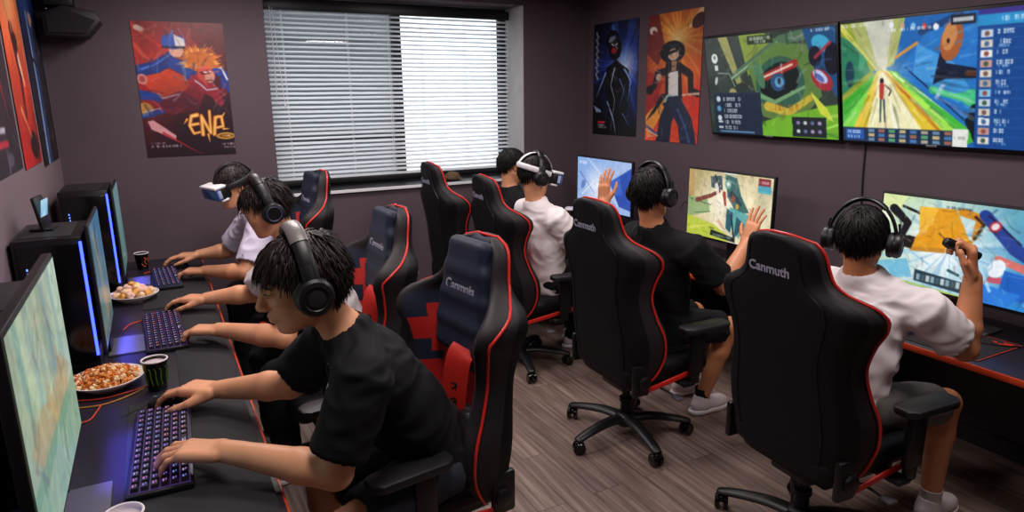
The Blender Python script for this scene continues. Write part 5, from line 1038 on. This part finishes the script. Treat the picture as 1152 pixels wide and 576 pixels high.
    if shoes:
        for q in 'LR':
            an = A(ankles[q]); toe = nrm(A((fwdb[0], fwdb[1], 0))); sd = A((-toe[1], toe[0], 0)); g = A((an[0], an[1], 0)); Fs = np.stack([toe, sd, A((0, 0, 1))])
            s = SDF(.006); s.ell(g+toe*.10*k+A((0, 0, .045)), Fs, A((.085, .048, .040))*k, 0); s.ell(g+toe*.0+A((0, 0, .055)), Fs, A((.075, .042, .048))*k, .03); s.cap(g+A((0, 0, .06)), g+A((0, 0, .098))-toe*.005, .046*k, .042*k, .02); s.half(g+A((0, 0, .026)), (0, 0, -1)); s.cap(g+A((0, 0, .09)), g+A((0, 0, .16)), .037*k, .039*k, .004, 's')
            vv, ff = s.mesh(); sh_ = npmesh('shoe', relax(vv, ff, 1), ff, SHOE, root)
            s = SDF(.006); s.ell(g+toe*.10*k+A((0, 0, .02)), Fs, A((.092, .052, .05))*k, 0); s.ell(g-toe*.01+A((0, 0, .02)), Fs, A((.078, .045, .05))*k, .04); s.half(g+A((0, 0, .003)), (0, 0, -1)); s.half(g+A((0, 0, .030)), (0, 0, 1)); vv, ff = s.mesh(); npmesh('sole', vv, ff, SOLE, sh_)
            MB().lathe([(.0385*k, .075), (.0405*k, .10), (.041*k, .150), (.043*k, .158), (.041*k, .162), (.037*k, .158)], 20, (an[0], an[1], 0), cap=False).build('sock', sock, root)
    k = k*hs
    if face:
        for sg in (-1, 1):
            W = lambda f_, l_, u_: V(hc+(F[0]*f_+F[1]*l_+F[2]*u_)*k); rot = Matrix(F).transposed()
            MB().sphere(W(.0835, sg*.031, .002), (.0118*k, .0135*k, .0062*k), 16, rot).build('eye', mat('eye_dark', '1a1210', .2), root)
            MB().tube([W(.0885, sg*.012, .0245), W(.095, sg*.024, .0275), W(.090, sg*.042, .026), W(.078, sg*.053, .019)], [.003, .0042, .0036, .0015], 6, flat=(1, .8)).build('eyebrow', hairm, root)
            MB().tube([W(.0925, sg*.016, .0055), W(.0985, sg*.030, .0095), W(.088, sg*.046, .0055)], [.001, .0018, .001], 5).build('eyelash', hairm, root)
    make_hair(root, hc, F, k, hairm, seed, **hair)
    return root, hc, F
def place_head(name, hc, F, label, cat, group=None):
    o = empty(name, tuple(hc), 0, label, cat, group); o.rotation_euler = Matrix(F).transposed().to_euler(); return o
def headphones(hc, F, k, label, padm=None, cup_glow=None, mic=False, wide=.100):
    root = place_head('headset', hc, F, label, 'headset', 'over-ear headsets'); padm = padm or M['black']; kk = k
    def arc(a0, a1, rx, rz, n=24): return [V((-.008-.010*math.sin(t), rx*kk*math.cos(t), (-.008+rz*math.sin(t))*kk)) for t in np.linspace(R(a0), R(a1), n)]
    P = arc(12, 168, wide+.012, .158); up = [(0, p.y, p.z*.8+.02) for p in P]
    MB().tube(P, .020*kk, 10, flat=(1, .30), up=up).build('headband', M['black'], root)
    P = arc(52, 128, wide+.010, .159, 18); up = [(0, p.y, p.z*.8+.02) for p in P]
    MB().tube(P, .0225*kk, 12, flat=(1, .42), up=up).build('headband_pad', padm, root)
    for sg in (-1, 1):
        e = V((-.004, sg*wide*kk, -.012*kk)); ax = (0, sg, 0)
        cup_ = MB().lathe([(.036*kk, .004), (.046*kk, .010), (.047*kk, .024), (.041*kk, .034), (.030*kk, .037), (.028*kk, .034), (.002, .034)], 30, e, ax).build('ear_cup', M['black'], root)
        MB().lathe([(.020*kk, -.012), (.034*kk, -.018), (.045*kk, -.014), (.048*kk, -.004), (.044*kk, .008), (.022*kk, .008)], 30, e, ax).build('ear_cushion', M['dark'], root)
        MB().tube([e+V((0, sg*.018, .040*kk)), e+V((0, sg*.020, .056*kk)), e+V((0, sg*.014, .080*kk))], .013*kk, 8, flat=(1, .35), up=(0, 1, 0)).build('yoke', M['dark'], root)
        if cup_glow: MB().tube([e+V((.031*kk*math.cos(t), sg*.0375, .031*kk*math.sin(t))) for t in np.linspace(0, 2*PI, 25)[:-1]], .0022, 6, closed=True).build('ring', cup_glow, cup_)
        else: MB().lathe([(.020*kk, .033), (.021*kk, .0365), (.016*kk, .0375), (.001, .0375)], 20, e, ax).build('badge', M['dark'], cup_)
    if mic: MB().tube(crv([(.02, .102*k, -.045*k), (.07, .105*k, -.075*k), (.115, .07*k, -.085*k)], 6), [.0035]*12+[.008], 8).build('microphone', M['black'], root)
    return root
def goggles(hc, F, k, label, strapm=None):
    root = place_head('virtual_reality_goggles', hc, F, label, 'goggles', 'virtual reality goggles'); w_ = M['white']
    MB().box((.112*k, 0, .002*k), (.052*k, .172*k, .078*k), .018*k, 4).build('visor_body', M['black'], root)
    MB().box((.116*k, 0, .044*k), (.074*k, .184*k, .018*k), .008*k, 4).box((.104*k, 0, -.036*k), (.046*k, .170*k, .012*k), .005*k, 3).build('visor_shell', w_, root)
    front = MB().box((.135*k, 0, .003*k), (.034*k, .178*k, .068*k), .012*k, 4).build('visor_front', mat('visor_glass', '1b4a9c', .08, spec=.8, coat=.6), root)
    for sg in (-1, 1): MB().box((.128*k, sg*.0895*k, .004*k), (.020*k, .002, .046*k), .001).build('side_panel', mat('visor_plate', 'a9b6d8', .2), front)
    s = SDF(.006); s.rbox((.078*k, 0, .005*k), np.eye(3), (.03*k, .078*k, .044*k), .02*k, 0); v, f = s.mesh(); npmesh('face_cushion', v, f, M['black'], root)
    sm = strapm or M['dark']; t = np.linspace(R(35), R(325), 40)
    P = [V((-.012*k+.122*k*math.cos(a), .102*k*math.sin(a), (.020+.014*(1-math.cos(a)))*k)) for a in t]
    MB().tube(P, .017*k, 8, flat=(.30, 1), up=(0, 0, 1)).build('strap', sm, root)
    t = np.linspace(R(10), R(165), 24); P = [V((-.016*k+.120*k*math.cos(a), 0, (.020+.122*math.sin(a))*k)) for a in t]
    MB().tube(P, .015*k, 8, flat=(1, .28), up=[(p.x, 0, p.z) for p in P]).build('top_strap', sm, root)
    return root
def H(d, n=(0, 0, -1), curls=(22, 34, 22), **kw): return dict(d=A(d), n=A(n), curls=curls, **kw)
wavy = dict(n=4400, length=.052, wave=.28, fringe=1.0, bulk=1.45); shortcut = dict(n=1100, length=.044, wave=.14, bulk=.9, nape=-.74)
# 1 nearest left: black shirt, profile, grey-banded headset
blotch = mat('print_pale', '7f92a8', .7)
pa, hc, F = person('person in a black t-shirt typing, face in profile, closest to the camera on the left', (.80, 2.14, .62), (.515, 2.06, 1.085), (.472, 2.06, 1.175), (.352, 2.045, 1.352), (-.96, -.02, -.20),
 dict(L=(.475, 1.865, 1.085), R=(.50, 2.265, 1.10)), dict(L=(.370, 1.855, .80), R=(.345, 2.43, .865)), dict(L=(.088, 2.10, .828), R=(.115, 2.65, .808)),
 dict(L=H((-.84, .54, -.04), curls=((10, 26, 20), (12, 28, 20), (14, 30, 20), (18, 30, 20)), spread=.16), R=H((-.80, .60, -.03), curls=((14, 24, 18), (15, 26, 18), (22, 32, 20), (26, 36, 22)), thumb=(42, 20))),
 dict(L=(.40, 1.93, .55), R=(.40, 2.32, .55)), dict(L=(.42, 1.90, .10), R=(.42, 2.36, .10)), [TEE_B, blotch], SH_N, HAIR2, SKIN, 1.12, .0048, 3, True, 0, wavy, ((.39, 1.97, 1.0), .09, .075, (-1, -.2, -.1)), hs=1.07, hand=1.3)
headphones(hc, F, 1.2, 'black headset with a grey band pad on the wavy-haired player in front', mat('grey_pad', '6e6a6a', .35), wide=.104)
# 2 middle left
pa, hc, F = person('person in a white t-shirt and red bracelet, in the middle of the left row', (.82, 3.40, .62), (.60, 3.47, 1.08), (.555, 3.46, 1.18), (.452, 3.45, 1.375), (-.92, -.06, -.38),
 dict(L=(.565, 3.265, 1.075), R=(.575, 3.68, 1.085)), dict(L=(.435, 3.10, .815), R=(.40, 3.93, .82)), dict(L=(.178, 3.385, .812), R=(.168, 4.02, .802)),
 dict(L=H((-.84, .54, -.05)), R=H((-.86, .5, -.03), curls=(12, 22, 16))), dict(L=(.41, 3.28, .55), R=(.41, 3.62, .55)), dict(L=(.42, 3.25, .10), R=(.42, 3.66, .10)), TEE_W, SH_B, HAIR2, SKIN, 1.1, .0055, 7, False, 0, dict(n=1400, length=.055, wave=.3, bulk=1.3), long=True)
headphones(hc, F, 1.1, 'black headset with a violet ring on its ear cup, middle of the left row', None, mat('violet_ring', '3a3a58', .3, emit=((.25, .22, .7), .05)), wide=.102)
o = MB().tube([(.030*1.12*math.cos(t), 0, .026*1.12*math.sin(t)) for t in np.linspace(0, 2*PI, 29)[:-1]], .0045, 8, closed=True, up=(0, 1, 0)).build('bracelet', mat('red_beads', '8a2018', .4, var=(120, .5))); o.location = (.200, 3.360, .8125); o.rotation_euler = (0, 0, R(42)); tag(o, 'dark red beaded bracelet on the wrist of the middle player on the left', 'bracelet')
# 3 far left
pa, hc, F = person('person in a pale lavender t-shirt wearing white goggles, farthest on the left', (.80, 4.74, .62), (.59, 4.80, 1.07), (.54, 4.77, 1.165), (.430, 4.715, 1.340), (-.90, -.36, -.26),
 dict(L=(.555, 4.585, 1.06), R=(.55, 5.02, 1.06)), dict(L=(.43, 4.47, .815), R=(.40, 5.19, .82)), dict(L=(.205, 4.72, .80), R=(.20, 5.20, .812)),
 dict(L=H((-.84, .5, -.05)), R=H((-.95, .25, -.03), curls=(12, 22, 16))), dict(L=(.41, 4.58, .55), R=(.41, 4.95, .55)), dict(L=(.42, 4.56, .10), R=(.42, 5.0, .10)), TEE_L, SH_B, HAIR2, SKIN, 1.1, .006, 11, False, 0, dict(n=1100, length=.050, wave=.25, bulk=1.1), long=True, shoes=False)
goggles(hc, F, 1.1, 'white goggles with a blue glass front on the farthest left player')
# 4 nearest right
pa, hc, F = person('person in a white t-shirt raising a black controller at the nearest right screen', (2.50, 1.71, .60), (2.625, 1.72, 1.055), (2.592, 1.735, 1.150), (2.585, 1.745, 1.302), (.92, .36, -.14),
 dict(L=(2.66, 1.945, 1.045), R=(2.672, 1.505, 1.045)), dict(L=(2.88, 2.03, .85), R=(2.872, 1.43, .860)), dict(L=(3.16, 1.95, .800), R=(2.895, 1.452, 1.155)),
 dict(L=H((.96, -.2, 0)), R=H((-.16, .08, .98), (-.45, .88, .05), ((42, 74, 42), (48, 78, 42), (52, 80, 42), (56, 80, 42)), thumb=(30, 40))), dict(L=(2.99, 1.88, .56), R=(2.99, 1.53, .55)), dict(L=(2.93, 1.95, .10), R=(2.92, 1.50, .10)), TEE_W, SH_G, HAIR, SKIN2, 1.1, .005, 15, False, 0, dict(n=2600, length=.044, wave=.15, bulk=1.1, nape=-.72), sleeve=.74)
headphones(hc, F, 1.1, 'large black headset on the white-shirted player nearest on the right', wide=.106)
t = empty('motion_controller', (2.865, 1.475, 1.268), 0, 'black stick controller held up in front of the nearest right screen', 'controller')
t.rotation_euler = V((-.80, .50, .42)).to_track_quat('Z', 'Y').to_euler()
MB().lathe([(.010, -.060), (.017, -.055), (.0175, .02), (.020, .045), (.021, .085), (.017, .098), (.006, .102)], 20).build('handle', M['black'], t); MB().tube([(.018, 0, .02), (.032, 0, .03), (.030, 0, .055)], .006, 8).build('trigger', M['dark'], t); MB().lathe([(.012, .02), (.012, .026), (.004, .028)], 16, (-.008, 0, .05), (-1, 0, 0)).build('thumb_button', M['grey'], t)
# 5 middle right
pa, hc, F = person('person in a black t-shirt holding both open hands up, middle of the right row', (2.50, 2.88, .61), (2.43, 2.85, 1.09), (2.385, 2.85, 1.195), (2.372, 2.85, 1.378), (.97, .18, -.12),
 dict(L=(2.45, 3.07, 1.09), R=(2.455, 2.625, 1.10)), dict(L=(2.51, 3.35, .965), R=(2.645, 2.555, .885)), dict(L=(2.555, 3.555, 1.21), R=(2.847, 2.60, 1.085)),
 dict(L=H((.10, .05, .99), (.95, .3, -.05), (6, 10, 8), spread=.16), R=H((.42, .05, .90), (.90, .1, -.42), (5, 10, 8), spread=.2, thumb=(50, 15))), dict(L=(2.90, 3.03, .56), R=(2.88, 2.71, .56)), dict(L=(2.86, 3.06, .10), R=(2.78, 2.80, .10)), TEE_B, SH_B, HAIR, SKIN2, 1.1, .005, 19, False, 0, dict(n=2600, length=.048, wave=.15, bulk=1.25, nape=-.80), sock=SOCK_B, hand=1.08)
headphones(hc, F, 1.1, 'black headset with boom microphone on the player in black on the right', mic=True, wide=.103)
# 6 third right
pa, hc, F = person('person in a white t-shirt with a white head strap, third along the right row', (2.42, 4.06, .60), (2.385, 4.10, 1.075), (2.355, 4.10, 1.165), (2.36, 4.10, 1.352), (.96, -.14, -.22),
 dict(L=(2.39, 4.32, 1.08), R=(2.39, 3.88, 1.075)), dict(L=(2.60, 4.40, .86), R=(2.55, 3.83, .87)), dict(L=(2.87, 4.30, .86), R=(2.83, 3.93, .90)),
 dict(L=H((.95, -.2, .1)), R=H((.9, .3, .2))), dict(L=(2.86, 4.25, .56), R=(2.86, 3.92, .56)), dict(L=(2.80, 4.28, .10), R=(2.70, 4.12, .10)), TEE_W, SH_B, HAIR, SKIN, 1.1, .006, 23, False, 0, shortcut, long=True)
goggles(hc, F, 1.1, 'white goggles and white head strap on the third player of the right row', M['white']); headphones(hc, F, 1.1, 'black headset worn with the white goggles on the right row', wide=.106)
# 7 farthest right
pa, hc, F = person('dark-haired person in a black t-shirt at the far end of the right row', (2.42, 4.84, .61), (2.535, 4.82, 1.07), (2.53, 4.81, 1.165), (2.548, 4.80, 1.350), (.94, -.1, -.20),
 dict(L=(2.55, 5.04, 1.07), R=(2.55, 4.60, 1.07)), dict(L=(2.75, 5.10, .86), R=(2.75, 4.55, .86)), dict(L=(3.05, 5.0, .81), R=(3.05, 4.70, .81)),
 dict(L=H((.95, -.2, 0)), R=H((.95, .2, 0))), dict(L=(2.88, 5.0, .56), R=(2.88, 4.66, .56)), dict(L=(2.82, 5.02, .10), R=(2.82, 4.64, .10)), TEE_B, SH_B, HAIR, SKIN, 1.1, .007, 27, False, 0, shortcut, long=True, shoes=False)
